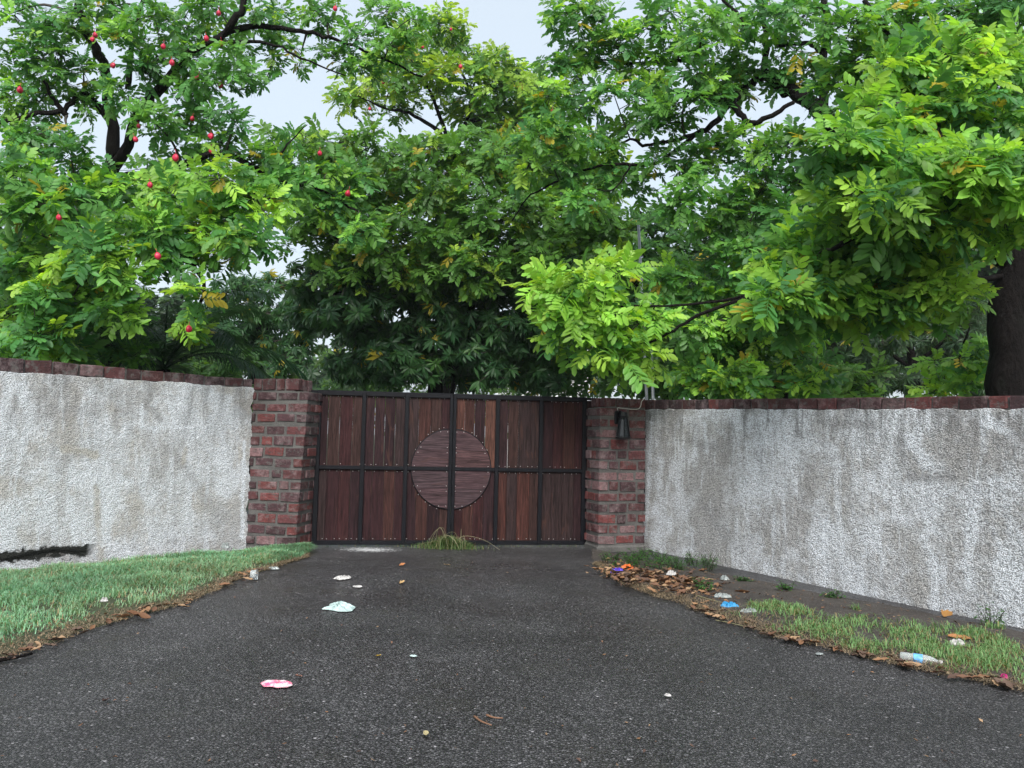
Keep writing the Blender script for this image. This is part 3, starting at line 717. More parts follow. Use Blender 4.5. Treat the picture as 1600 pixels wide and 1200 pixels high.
T_ACK = [ackee_leaf(i, 2, p) for i, p in enumerate([5, 5, 4, 6, 5, 4])]
T_ACKL = [ackee_leaf(20 + i, 0, p) for i, p in enumerate([5, 4, 4, 5])]
T_ACKC = [ackee_leaf(i, 0, p) for i, p in enumerate([5, 5, 4, 6, 5, 4])]      # same leaves, lighter mesh, for the mass of the crown
T_MANGO = [lance_spray(40 + i, 7, 0.19, 0.24) for i in range(4)]
T_WILLOW = [lance_spray(60 + i, 9, 0.16, 0.12, 0.7) for i in range(4)]
T_FAR = [lance_spray(80 + i, 6, 0.34, 0.5, 0.5) for i in range(4)]

ACKEE_MAT = [(0.09, 0.26, 0.064), (0.12, 0.305, 0.068), (0.072, 0.22, 0.064), (0.145, 0.34, 0.07)]
ACKEE_YOUNG = [(0.275, 0.53, 0.075), (0.34, 0.57, 0.08), (0.23, 0.48, 0.075)]
MANGO_C = [(0.046, 0.13, 0.046), (0.06, 0.16, 0.05), (0.037, 0.108, 0.043)]
WILLOW_C = [(0.05, 0.11, 0.05), (0.065, 0.13, 0.06), (0.04, 0.09, 0.045)]

class Tree:
    def __init__(s, name, base, label, cat='tree', group=None, templates=T_ACK, palette=ACKEE_MAT, young=ACKEE_YOUNG, bark=None, dens=1.15, ls=1.0):
        s.rt = root(name, base, label, cat, group); s.base = np.asarray(base, float); s.T = templates; s.pal = palette; s.young = young
        s.sk = []; s.leaves = []; s.twigs = MB(); s.bark = bark or M_BARK; s.dens = dens; s.ls = ls
    def limb(s, pts, r0, r1, name='branch', n=9):
        p = spline(pts, 5)
        if len(p) > 3: p[1:-1] += rng.normal(0, 0.12 * r0 + (0.004 if r0 > 0.01 else 0.0), (len(p) - 2, 3))
        rr = np.linspace(r0, r1, len(p)) * (1 + rng.uniform(-.07, .07, len(p)))
        V, F = tube(p, rr, n, 0.06); add(name, V, F, s.bark, s.rt, smooth=True); s.sk.append((p, rr)); return p
    def px(s, pts, r0, r1, name='branch', n=9): return s.limb([P(u, v, Y) for u, v, Y in pts], r0, r1, name, n)
    def nearest(s, q):
        best = None
        for p, r in s.sk:
            d = np.linalg.norm(p - q, axis=1) ; d = d + np.maximum(0, p[:, 2] - q[2]) * 0.6; i = int(d.argmin())
            if best is None or d[i] < best[0]: best = (d[i], p[i], r[i])
        return best
    def clump(s, c, rad, tips, young=0.15, leaves=(5, 8), scale=1.0, twig=0.006, up=0.55, size=None, connect=True):
        c = np.asarray(c, float); rad = np.asarray(rad, float); tips = int(round(tips * s.dens))
        if connect and s.sk:
            d, q, r = s.nearest(c)
            if d > 0.12:
                mid = (c + q) / 2 + np.array([rng.normal(0, .06 * d), rng.normal(0, .06 * d), 0.10 * d]); pts = spline([q, mid, c], 4)
                r0 = min(r * 0.7, 0.012 + 0.016 * d); V, F = tube(pts, np.linspace(r0, twig * 1.1, len(pts)), 5, cap=False); s.twigs.put(V, F)
                s.sk.append((pts, np.linspace(r0, twig, len(pts))))
        for _ in range(tips):
            o = rng.normal(0, 1, 3); o = o / np.linalg.norm(o) * rng.uniform(0.15, 1) ** 0.45; p = c + o * rad
            a = unit(o * 0.75 + np.array([0, -0.18, up]) + rng.normal(0, 0.25, 3))
            if twig and np.linalg.norm(p - c) > 0.03:
                q = c + (p - c) * 0.15; m = (p + q) / 2 + np.array([0, 0, -0.04 * np.linalg.norm(p - q)]); V, F = tube([q, m, p, p + a * 0.03], [twig, twig * 0.8, twig * 0.6, twig * 0.4], 3, cap=False); s.twigs.put(V, F)
            yg = rng.random() < young; pal = s.young if yg else s.pal
            base = np.array(pal[rng.integers(len(pal))]) * rng.uniform(0.8, 1.2)
            u_ = unit(np.cross(a, [0.31, 0.17, 0.93])); v_ = np.cross(a, u_); ph0 = rng.uniform(0, 6.28)
            for k in range(rng.integers(leaves[0], leaves[1] + 1)):
                ph = ph0 + k * 2.4; th = math.radians(rng.uniform(28, 100)); d = a * math.cos(th) + (u_ * math.cos(ph) + v_ * math.sin(ph)) * math.sin(th)
                d = unit(d + np.array([0, 0, -0.22])); z = np.array([0, -0.62, 0.62]) + a * 0.35 + rng.normal(0, 0.28, 3); z = unit(z - d * (z @ d)); x = np.cross(d, z)
                sc_ = scale * s.ls * rng.uniform(0.62, 1.18) * (0.88 if yg else 1.0)
                s.leaves.append((p - a * rng.uniform(0, 0.04), x, d, z, sc_, rng.integers(len(s.T)), (base if rng.random() > 0.012 else np.array([0.42, 0.36, 0.04])) * rng.uniform(0.78, 1.2)))
    def pxc(s, lst, Y, dY, tips, r=45, **k):
        for q in lst:
            u, v = q[0], q[1]; rr = q[2] if len(q) > 2 else r; tt = q[3] if len(q) > 3 else tips; yy = Y + rng.uniform(-dY, dY) + (q[4] if len(q) > 4 else 0)
            m = rr * yy / FPX; s.clump(P(u, v, yy), (m * 1.1, max(m, 0.3) * 1.1, m * 0.62), tt, **k)
    def finish(s, singles=0, tint=1.0):
        if s.twigs.V: tag(s.twigs.build('twigs', M_TWIG, s.rt), kind='stuff')
        take = set()
        if singles:
            cell = {}
            for i, (p, x, d, z, sc_, t, b) in enumerate(s.leaves):
                u, v, dep = project(p + d * 0.15 * sc_)
                if 8 < u < 1592 and 8 < v < 640:
                    k = (int(u // 17), int(v // 17))
                    if k not in cell or dep < cell[k][0]: cell[k] = (dep, i)
            take = set(i for dep, i in sorted(cell.values(), key=lambda q: q[0] / s.leaves[q[1]][4])[:singles])
        vs = []; fs = []; cs = []; n = 0; meshes = {}
        for i, (p, x, d, z, sc_, t, b) in enumerate(s.leaves):
            V, F, S = s.T[t]
            if s.T is T_ACK and i not in take: V, F, S = T_ACKC[t]
            if i in take:
                if t not in meshes: meshes[t] = make_mesh('leaf', V, F, M_LEAF, col=(0.85 + 0.3 * S)[:, None] * np.ones(3))
                R_ = sc_ * np.stack([x, d, z], 1); m = Matrix([[*R_[0], p[0]], [*R_[1], p[1]], [*R_[2], p[2]], [0, 0, 0, 1]])
                place('leaf', meshes[t], m, s.rt, tuple(b)); continue
            vs.append(p + sc_ * (V[:, :1] * x + V[:, 1:2] * d + V[:, 2:] * z)); fs.append(F + n); n += len(V); cs.append(b * (0.85 + 0.3 * S)[:, None])
        o = add('crown', np.vstack(vs), np.vstack(fs), M_LEAF, s.rt, col=np.vstack(cs)); tag(o, kind='stuff')
        return s
FRUIT_ME = None
def fruit_mesh():
    V = []; F = []; n = 18; prof = [(0.0, 0.0), (0.35, 0.05), (0.75, 0.22), (1.0, 0.5), (0.95, 0.72), (0.6, 0.92), (0.12, 1.0)]
    for r, t in prof:
        for a in np.linspace(0, 2 * np.pi, n, endpoint=False):
            rr = 0.038 * r * (1 + 0.13 * math.cos(3 * a)); V.append((rr * math.cos(a), rr * math.sin(a), -0.095 * t))
    for i in range(len(prof) - 1):
        for j in range(n): F.append((i * n + j, (i + 1) * n + j, (i + 1) * n + (j + 1) % n, i * n + (j + 1) % n))
    F.append(tuple((len(prof) - 1) * n + j for j in range(n)))
    V2, F2 = tube([(0, 0, -0.01), (0.004, 0, 0.02), (0.012, 0, 0.05)], [0.004, 0.003, 0.003], 5); k = len(V); V += [tuple(v) for v in V2]; F += [[i + k for i in f] for f in F2]
    return make_mesh('fruit', np.array(V), F, M_FRUIT, smooth=True)
FRUIT_ME = fruit_mesh()
def fruits(tree, lst, Y, s=1.0):
    for q in lst:
        p = P(q[0], q[1] - 5, Y if len(q) < 3 else q[2]); sc_ = s * random.uniform(0.6, 0.9)
        m = Matrix.Translation(Vector(p)) @ Matrix.Rotation(random.uniform(0, 6), 4, 'Z') @ Matrix.Rotation(random.uniform(-.4, .4), 4, 'X') @ Matrix.Scale(sc_, 4); place('fruit', FRUIT_ME, m, tree.rt)
def base_of(u, Y): p = P(u, 640, Y); return np.array([p[0], p[1], 0.0])

# ------------------------------------------------------------------ fruiting tree over the grass-side wall
b0 = base_of(165, 10.3)
TL = Tree('ackee_tree', b0, 'spreading tree with many red fruits above the wall beside the grass verge', group='fruiting trees behind the walls', dens=1.9, ls=0.74)
TL.limb([b0 + [0, 0, -0.1], b0 + [0.02, 0, 1.2], P(168, 380, 10.2), P(178, 250, 10.0)], 0.15, 0.10, 'trunk', 12)
TL.px([(178, 250, 10.0), (172, 170, 9.9), (160, 95, 9.8), (130, 40, 9.7), (118, -30, 9.6)], 0.085, 0.035)
TL.px([(180, 260, 10.0), (222, 172, 9.6), (262, 128, 9.4), (300, 82, 9.2), (345, 54, 9.1), (375, 20, 9.0), (392, -25, 9.0)], 0.07, 0.032)
TL.px([(172, 190, 9.9), (130, 145, 9.7), (100, 172, 9.5), (60, 178, 9.3), (0, 190, 9.1), (-60, 200, 9.0)], 0.042, 0.018)
TL.px([(104, 180, 9.5), (82, 150, 9.45), (66, 120, 9.4)], 0.035, 0.015)
TL.px([(335, 62, 9.1), (385, 42, 9.2), (430, 43, 9.3), (480, 50, 9.4), (525, 62, 9.6), (600, 92, 9.8), (660, 120, 10.0)], 0.04, 0.012)
TL.px([(345, 66, 9.1), (420, 68, 9.0), (470, 90, 9.0), (540, 118, 9.1)], 0.022, 0.008)
TL.px([(180, 280, 10.0), (270, 262, 9.4), (340, 240, 9.2), (400, 264, 9.2), (430, 284, 9.3), (500, 296, 9.4), (560, 330, 9.3)], 0.05, 0.012)
TL.px([(415, 276, 9.25), (450, 225, 9.3), (480, 195, 9.4)], 0.016, 0.006)
TL.px([(172, 330, 10.1), (120, 330, 9.0), (75, 335, 8.3), (40, 345, 8.2)], 0.03, 0.008)
TL.px([(172, 340, 10.1), (220, 370, 9.0), (290, 400, 8.4), (320, 450, 8.2), (300, 500, 8.2)], 0.05, 0.012)
TL.px([(170, 360, 10.1), (150, 420, 8.8), (110, 470, 8.2)], 0.04, 0.015)
TL.px([(200, 140, 9.8), (208, 60, 9.6), (230, -20, 9.5)], 0.04, 0.02)
up = [(20, 20), (70, 40), (130, 25), (180, 10), (240, 25, 45), (300, 10), (20, 85), (90, 90, 40), (50, 130, 35), (200, 60, 40), (285, 40, 35), (340, 10), (400, 30, 35)]
TL.pxc([(130, 165, 26, 3), (112, 215, 30, 3), (60, 160, 30, 3), (90, 120, 28, 3), (200, 150, 26, 3), (150, 60, 30, 3), (250, 90, 30, 3), (30, 190, 30, 3), (360, 60, 26, 3), (310, 90, 26, 3), (140, 280, 40, 4)], 9.5, 0.3, 3, 30, young=0.2, scale=0.8)
TL.pxc(up, 9.3, 0.5, 5, 46, young=0.2, scale=0.8)
TL.pxc([(130, 110, 28, 3), (220, 110, 30, 4), (280, 130, 30, 4), (240, 190, 34, 5), (330, 120, 34, 4), (300, 180, 40, 6), (370, 100, 38, 5), (362, 180, 24, 3), (340, 220, 36, 5), (388, 245, 26, 3), (60, 210, 40, 5), (10, 150, 40, 5), (110, 240, 32, 3), (20, 230, 45, 6)], 9.2, 0.4, 4, 40, young=0.16, scale=0.8)
TL.pxc([(430, 30, 36, 4), (470, 85, 26, 2), (425, 90, 22, 2), (412, 130, 14, 1), (520, 30, 36, 4), (560, 55, 34, 4), (600, 20, 34, 4), (520, 90, 30, 3), (570, 105, 28, 3), (610, 70, 34, 4), (640, 30, 30, 3), (490, 15, 30, 3)], 9.6, 0.3, 4, 34, young=0.15, scale=0.75)
TL.pxc([(430, 245, 28, 3), (475, 222, 18, 2), (510, 270, 40, 5), (450, 290, 40, 5), (540, 320, 34, 5), (575, 365, 30, 4), (500, 330, 40, 4), (410, 290, 40, 5), (550, 280, 30, 3)], 9.4, 0.3, 5, 36, young=0.25, scale=0.9)
TL.pxc([(30, 265), (15, 330), (50, 320), (60, 405), (20, 420), (110, 310), (130, 370), (150, 410), (190, 300), (215, 350), (255, 300), (250, 380), (300, 310), (340, 280), (330, 345), (375, 335), (400, 310), (380, 375, 30)], 8.3, 0.5, 6, 46, young=0.45)
TL.pxc([(170, 470, 20, 3), (60, 460, 42), (20, 490, 42), (95, 420, 40), (205, 432, 24, 3), (265, 408, 26, 4), (300, 452, 16, 2), (298, 508, 18, 3), (60, 525, 34), (20, 545, 34), (110, 545, 22, 3), (185, 488, 18, 3), (345, 395, 20, 2)], 8.1, 0.4, 5, 38, young=0.42)
TL.pxc([(130, 515, 34, 4), (175, 540, 24, 3), (220, 548, 20, 2), (90, 555, 26, 3), (150, 480, 30, 3)], 9.4, 0.2, 4, 30, young=0.1, scale=0.9)
TL.pxc([(60, 370, 70, 10), (160, 350, 70, 10), (250, 260, 70, 9), (70, 300, 70, 9), (30, 450, 60, 9), (110, 440, 60, 8), (240, 350, 60, 8), (60, 540, 60, 7)], 9.8, 0.3, 9, 60, young=0.03)
fruits(TL, [(275, 245, 7.9), (210, 218, 8.6), (330, 213, 8.7), (331, 236, 8.8), (216, 198, 8.8), (148, 55, 8.6), (145, 63, 8.7), (178, 103, 8.7), (256, 73, 8.6), (342, 21, 8.4), (268, 98, 8.8), (310, 121, 8.8), (346, 68, 8.7), (322, 60, 8.7), (301, 186, 8.7), (234, 289, 7.8), (91, 340, 7.5), (245, 399, 7.5), (295, 513, 7.7), (31, 140, 8.6), (545, 302, 9.0), (500, 240, 9.1), (347, 132, 8.9), (524, 14, 9.3)], 8.5)
TL.finish(290)

# ------------------------------------------------------------------ big tree over the lantern-side wall
b1 = base_of(1582, 8.4)
TR = Tree('ackee_tree', b1, 'large tree with thick dark trunk and bright young leaves above the dirt-side wall', group='fruiting trees behind the walls', dens=1.9, ls=0.78)
TR.limb([b1 + [0, 0, -0.1], b1 + [0.0, 0, 1.4], P(1580, 480, 8.4), P(1588, 380, 8.4), P(1585, 300, 8.4)], 0.235, 0.18, 'trunk', 14)
TR.px([(1585, 320, 8.4), (1500, 292, 8.6), (1420, 268, 8.9), (1365, 238, 9.1), (1320, 208, 9.3), (1285, 175, 9.5), (1240, 145, 9.7), (1195, 116, 9.9)], 0.17, 0.075, n=11)
TR.px([(1590, 310, 8.4), (1600, 200, 8.5), (1570, 90, 8.6), (1560, -20, 8.7)], 0.16, 0.08)
TR.px([(1290, 180, 9.5), (1283, 120, 9.5), (1292, 60, 9.4), (1290, 10, 9.4), (1280, -30, 9.4)], 0.06, 0.035)
TR.px([(1290, 85, 9.45), (1262, 68, 9.5), (1215, 72, 9.5)], 0.04, 0.018)
TR.px([(1195, 116, 9.9), (1165, 138, 9.9), (1140, 160, 9.8), (1118, 190, 9.8), (1088, 208, 9.8), (1040, 222, 9.8)], 0.06, 0.025)
TR.px([(1140, 160, 9.8), (1105, 152, 9.7), (1065, 148, 9.7)], 0.045, 0.018)
TR.px([(1145, 163, 9.8), (1172, 192, 9.7), (1205, 180, 9.6), (1240, 160, 9.6)], 0.045, 0.025)
TR.px([(1195, 116, 9.9), (1140, 105, 10.0), (1060, 95, 10.1), (990, 100, 10.2), (940, 92, 10.3), (905, 75, 10.4)], 0.035, 0.01)
TR.px([(1040, 222, 9.8), (1005, 226, 9.9), (985, 218, 10.0), (940, 240, 10.1)], 0.025, 0.012)
TR.px([(1088, 208, 9.8), (1030, 252, 9.8), (985, 258, 9.9), (945, 258, 10.0), (900, 272, 10.2), (830, 305, 10.4), (800, 345, 10.5)], 0.028, 0.008)
TR.px([(985, 258, 9.9), (960, 295, 9.9), (920, 296, 10.0)], 0.014, 0.006)
TR.px([(1195, 116, 9.9), (1196, 50, 9.8), (1186, -20, 9.7)], 0.045, 0.03)
TR.px([(1170, 60, 9.8), (1150, 20, 9.8), (1120, -10, 9.8)], 0.03, 0.015)
TR.px([(1565, 90, 8.6), (1470, 75, 8.2), (1400, 60, 8.0), (1350, 0, 8.0)], 0.06, 0.025)
TR.px([(1585, 370, 8.4), (1520, 380, 7.4), (1440, 350, 6.8), (1360, 360, 6.6), (1300, 390, 6.6)], 0.07, 0.02)
TR.px([(1588, 330, 8.3), (1560, 290, 7.0), (1500, 260, 6.5), (1440, 250, 6.3)], 0.06, 0.02)
TR.px([(1575, 430, 8.4), (1500, 440, 8.0), (1400, 430, 7.8), (1280, 440, 8.0), (1180, 460, 8.3), (1090, 495, 8.5), (1045, 520, 8.6), (1005, 535, 8.6), (960, 520, 8.6)], 0.032, 0.010)
TR.px([(1180, 460, 8.3), (1120, 470, 8.5), (1040, 478, 8.6), (960, 478, 8.6), (900, 480, 8.6)], 0.018, 0.008)
TR.px([(1400, 262, 8.9), (1300, 330, 9.3), (1220, 395, 9.6), (1150, 390, 9.8), (1105, 365, 9.9)], 0.05, 0.015)
# far-side, higher foliage
TR.pxc([(890, 20, 32, 4), (905, 70, 36, 4), (940, 25, 36, 4), (880, 110, 36, 4), (930, 110, 38, 5), (960, 70, 36, 5), (1010, 45, 30, 3), (1000, 100, 36, 5), (960, 150, 36, 4), (910, 165, 36, 4), (860, 150, 34, 4), (1050, 20, 36, 5), (1060, 70, 40, 6), (1010, 150, 36, 5), (850, 210, 36, 4), (900, 215, 34, 4), (940, 230, 32, 4), (830, 255, 36, 4), (890, 270, 34, 4), (990, 195, 28, 2), (960, 275, 34, 4), (1020, 250, 22, 2), (930, 310, 36, 4), (1000, 290, 26, 3)], 10.1, 0.3, 5, 36, young=0.35, scale=0.9)
TR.pxc([(1110, 40), (1090, 110), (1130, 90), (1160, 30), (1070, 160), (1110, 140, 36), (1150, 120, 30), (1040, 195, 36), (1090, 240, 30, 3), (1120, 225, 26, 3), (1210, 30), (1240, 80), (1250, 30), (1220, 130, 30, 4), (1260, 110, 36), (1160, 210, 24, 3), (1200, 235, 34), (1240, 225, 36), (1250, 280), (1290, 270), (1220, 300), (1290, 320), (1180, 330), (1240, 350), (1130, 350, 36), (1150, 400), (1190, 390), (1085, 285, 26, 3), (1170, 262, 22, 3), (1195, 290, 28, 4), (1130, 318, 26, 4), (1060, 310, 30, 4), (1100, 260, 18, 2)], 9.7, 0.4, 5, 44, young=0.14, scale=0.85)
TR.pxc([(1330, 30), (1340, 90), (1310, 130), (1400, 20), (1390, 90), (1450, 40), (1500, 20), (1330, 180), (1550, 30), (1590, 10), (1590, 80)], 8.3, 0.4, 6, 46, young=0.35, scale=0.9)
# near bright sprays hanging over the wall
TR.pxc([(1370, 120), (1430, 100), (1490, 80), (1540, 90), (1590, 130), (1400, 160), (1460, 150), (1520, 150), (1560, 190), (1440, 205), (1500, 215), (1380, 215, 36), (1590, 240)], 6.8, 0.4, 6, 46, young=0.65)
TR.pxc([(1330, 250, 36), (1300, 225, 28, 3), (1390, 265), (1450, 255), (1510, 255), (1560, 270), (1595, 300), (1340, 300), (1400, 315), (1460, 310), (1520, 320), (1570, 345, 36, 4), (1480, 350, 36)], 6.2, 0.35, 6, 46, young=0.75)
TR.pxc([(1280, 365), (1320, 350), (1360, 365), (1260, 400), (1300, 400), (1340, 415), (1400, 375, 36), (1260, 440), (1220, 430, 36), (1310, 450, 36), (1370, 440), (1430, 400, 36), (1430, 440), (1480, 420, 34, 4), (1390, 475, 36), (1340, 480, 36), (1290, 485, 36, 4), (1450, 480, 30, 4), (1500, 455, 30, 3), (1240, 480, 36), (1210, 470, 34)], 7.0, 0.4, 6, 42, young=0.5)
TR.pxc([(1500, 200, 70, 8), (1420, 240, 70, 8), (1370, 330, 70, 9), (1460, 400, 70, 8), (1350, 420, 60, 8), (1560, 120, 70, 7), (1500, 310, 60, 7), (1270, 330, 60, 7)], 8.0, 0.3, 8, 60, young=0.04)
TR.pxc([(850, 445, 18, 3), (880, 468, 26, 4), (920, 445, 26, 4), (962, 425, 22, 3), (905, 500, 26, 4), (945, 488, 28, 4), (880, 522, 20, 3), (965, 530, 26, 4), (997, 545, 26, 4), (932, 540, 16, 2), (972, 562, 18, 3), (1000, 505, 24, 3), (1022, 492, 20, 2)], 8.55, 0.2, 4, 30, young=0.8, scale=1.2, leaves=(4, 6))
TR.finish(290)

# ------------------------------------------------------------------ sapling between the pole and the thick trunk
b2 = base_of(1230, 9.9)
TS = Tree('sapling', b2, 'small sapling with thin forked dark stem just behind the dirt-side wall', dens=1.8, ls=0.85)
TS.limb([b2, P(1230, 640, 9.9), P(1224, 575, 9.9), P(1218, 530, 9.9), P(1200, 470, 9.9)], 0.045, 0.02, 'trunk')
TS.px([(1219, 545, 9.9), (1190, 536, 9.8), (1150, 520, 9.7), (1110, 500, 9.6)], 0.026, 0.01)
TS.px([(1222, 590, 9.9), (1238, 575, 9.9), (1250, 560, 9.9)], 0.014, 0.008)
TS.px([(1228, 615, 9.9), (1195, 600, 9.8), (1160, 610, 9.7)], 0.014, 0.007)
TS.pxc([(1080, 470, 34), (1110, 440, 36), (1150, 450, 36), (1120, 500, 34), (1170, 490, 36), (1090, 520, 30), (1140, 535, 32), (1190, 520, 30), (1100, 570, 30), (1140, 580, 30), (1170, 555, 30), (1080, 590, 24), (1120, 605, 26), (1160, 600, 26), (1200, 600, 24, 3), (1250, 530, 30, 4), (1270, 600, 28, 4), (1060, 430, 32), (1030, 440, 28, 4), (1180, 420, 34), (1260, 560, 26, 3)], 9.7, 0.3, 5, 32, young=0.4, scale=0.85)
TS.finish(150)

# ------------------------------------------------------------------ trees inside the grounds
def region(u0, u1, v0, v1, step, holes=(), keep=None):
    out = []; 
    for v in np.arange(v0, v1 + 1, step):
        for u in np.arange(u0, u1 + 1, step):
            a, b_ = u + rng.uniform(-.4, .4) * step, v + rng.uniform(-.4, .4) * step
            if any((a - h[0]) ** 2 + (b_ - h[1]) ** 2 < h[2] ** 2 for h in holes): continue
            if keep and not keep(a, b_): continue
            out.append((a, b_))
    return out
b3 = base_of(705, 17.5)
TC = Tree('ackee_tree', b3, 'tall airy tree with yellow-green top and forked limbs rising behind the gate', group='fruiting trees behind the walls', templates=T_ACKL, palette=[(0.11, 0.265, 0.05), (0.14, 0.31, 0.055), (0.095, 0.235, 0.05)], young=[(0.34, 0.52, 0.065), (0.28, 0.46, 0.06)], dens=1.7)
TC.limb([b3, P(700, 560, 17.5), P(712, 420, 17.5), P(704, 300, 17.5), P(703, 222, 17.5)], 0.16, 0.09, 'trunk')
for pts in ([(703, 225, 17.5), (680, 200, 17.4), (640, 178, 17.2), (600, 168, 17.0), (560, 150, 16.8)], [(703, 222, 17.5), (728, 190, 17.6), (735, 150, 17.6), (712, 90, 17.5), (705, 40, 17.5)], [(703, 228, 17.5), (675, 150, 17.3), (640, 90, 17.2)], [(735, 190, 17.6), (770, 175, 17.8), (830, 140, 18)], [(705, 300, 17.5), (620, 300, 16.8), (540, 270, 16.2), (480, 255, 16)], [(706, 320, 17.5), (800, 300, 17.2), (880, 260, 17)], [(710, 380, 17.5), (600, 390, 16.8), (520, 400, 16.4)], [(710, 400, 17.5), (800, 390, 17), (900, 350, 17)]):
    TC.px(pts, 0.06, 0.012, n=6)
def keepC(u, v):
    top = np.interp(u, [430, 520, 540, 600, 640, 680, 730, 780, 830, 880, 960], [215, 210, 130, 100, 45, 25, 60, 75, 110, 150, 260]); return v > top
TC.pxc(region(540, 860, 40, 240, 34, holes=[(650, 185, 30), (600, 205, 18), (690, 165, 16), (735, 205, 17), (450, 160, 80), (535, 205, 26)], keep=keepC), 17.4, 0.9, 4, 30, young=0.5, scale=1.12, leaves=(4, 6), twig=0.008)
TC.pxc(region(450, 960, 235, 440, 33, holes=[(640, 205, 30), (450, 410, 40), (485, 440, 30)], keep=keepC), 13.2, 0.6, 6, 33, young=0.12, scale=0.85, leaves=(4, 7), twig=0.008)
TC.pxc(region(760, 960, 150, 260, 36, keep=keepC), 17.6, 0.9, 4, 32, young=0.45, scale=1.12, leaves=(4, 6), twig=0.008)
TC.pxc([(600, 95, 30, 4), (640, 55, 30, 4), (680, 30, 28, 4), (712, 45, 30, 4), (660, 95, 32, 4), (740, 85, 30, 4), (575, 130, 28, 3), (625, 130, 28, 3), (775, 95, 28, 4), (810, 115, 28, 4), (545, 165, 26, 3)], 17.2, 0.6, 4, 30, young=0.6, scale=1.05, leaves=(4, 6), twig=0.008)
fruits(TC, [(705, 48), (720, 105), (578, 172), (863, 175), (600, 130), (660, 75)], 16.3, 1.25)
TC.finish(0)

b4 = base_of(690, 14.5)
TM = Tree('mango_tree', b4, 'dense very dark drooping-leaved tree with leaning stem directly behind the gate', group='dark trees in the grounds', templates=T_MANGO, palette=MANGO_C, young=[(0.09, 0.19, 0.03), (0.06, 0.15, 0.035)], dens=2.2)
TM.limb([b4, P(682, 612, 14.5), P(665, 575, 14.5), P(650, 520, 14.5), P(640, 460, 14.5)], 0.16, 0.10, 'trunk')
TM.px([(672, 590, 14.5), (720, 560, 14.5), (735, 500, 14.5), (740, 430, 14.5)], 0.10, 0.06); TM.px([(706, 625, 14.7), (708, 580, 14.7), (704, 540, 14.7)], 0.05, 0.04)
TM.px([(640, 470, 14.5), (580, 440, 14.0), (520, 460, 13.8)], 0.07, 0.03); TM.px([(740, 450, 14.5), (800, 430, 14.1), (850, 450, 13.9)], 0.07, 0.03)
TM.px([(660, 400, 14.5), (690, 415, 13.9), (700, 420, 13.6)], 0.06, 0.04)
holesM = [(490, 545, 26), (655, 575, 20), (690, 570, 14), (740, 575, 10), (805, 560, 13.6), (600, 505, 8), (660, 500, 9), (875, 580, 16)]
TM.pxc(region(490, 890, 415, 590, 28, holes=holesM, keep=lambda u, v: v < 545 + 45 * (u > 560) or u > 520), 14.1, 1.2, 8, 34, young=0.05, scale=1.1, leaves=(3, 5), twig=0.008, up=0.3)
TM.finish(0)
b5 = base_of(400, 19.0)
TG = Tree('mango_tree', b5, 'dark rounded drooping tree standing beyond the palm fronds', group='dark trees in the grounds', templates=T_MANGO, palette=MANGO_C, young=[(0.08, 0.16, 0.035)], dens=2.2)
TG.limb([b5, P(400, 600, 19), P(402, 540, 19), P(405, 490, 19)], 0.17, 0.10, 'trunk'); TG.px([(403, 530, 19), (440, 490, 18.8), (465, 480, 18.6)], 0.06, 0.02); TG.px([(403, 520, 19), (365, 480, 18.8), (340, 470, 18.6)], 0.06, 0.02)
TG.pxc(region(320, 470, 425, 575, 28, keep=lambda u, v: ((u - 395) / 85) ** 2 + ((v - 510) / 82) ** 2 < 1.1), 18.6, 1.0, 8, 32, young=0.06, scale=1.15, leaves=(3, 5), twig=0.008, up=0.3)
TG.finish(0)
b6 = base_of(1040, 15.5)
TN = Tree('broadleaf_tree', b6, 'mid green leafy tree filling the gap behind the steel pole', templates=T_ACKL, palette=[(0.07, 0.19, 0.05), (0.09, 0.22, 0.052), (0.058, 0.16, 0.05)], young=[(0.16, 0.32, 0.05)], dens=2.3, ls=0.8)
TN.limb([b6, P(1045, 600, 15.5), P(1050, 500, 15.5), P(1080, 420, 15.5)], 0.14, 0.08, 'trunk')
TN.px([(1050, 500, 15.5), (980, 430, 15.2), (920, 400, 15)], 0.07, 0.03); TN.px([(1080, 420, 15.5), (1160, 380, 15.3), (1240, 370, 15)], 0.07, 0.03); TN.px([(1065, 450, 15.5), (1020, 370, 15.3), (1000, 330, 15.2)], 0.06, 0.02)
TN.pxc(region(850, 1300, 320, 620, 38, holes=[(808, 560, 30), (1150, 275, 50)], keep=lambda u, v: v > 330 + 0.12 * abs(u - 1050)), 15.2, 1.0, 6, 36, young=0.12, scale=1.1, leaves=(4, 6), twig=0.008)
TN.finish(0)
b7 = base_of(1430, 13.0)
TW = Tree('willow_leaved_tree', b7, 'grey-green narrow-leaved tree low behind the wall beside the thick trunk', templates=T_WILLOW, palette=WILLOW_C, young=[(0.11, 0.19, 0.085)], dens=1.8)
TW.limb([b7, P(1430, 620, 13), P(1425, 560, 13), P(1415, 520, 13)], 0.10, 0.05, 'trunk'); TW.px([(1428, 580, 13), (1360, 530, 12.8)], 0.04, 0.02); TW.px([(1428, 570, 13), (1490, 520, 12.8)], 0.04, 0.02)
TW.pxc(region(1310, 1560, 470, 620, 32, holes=[(1420, 572, 12)]), 12.9, 0.7, 8, 32, young=0.2, scale=1.0, leaves=(3, 5), twig=0.006, up=0.35)
TW.finish(0)
b8 = base_of(1512, 9.6)
TB = Tree('young_shrub', b8, 'bright green young shrub against the foot of the thick trunk', 'shrub')
TB.limb([b8, P(1500, 620, 9.5), P(1497, 570, 9.4), P(1515, 510, 9.3)], 0.022, 0.01, 'trunk'); TB.px([(1497, 570, 9.4), (1470, 550, 9.3)], 0.012, 0.006)
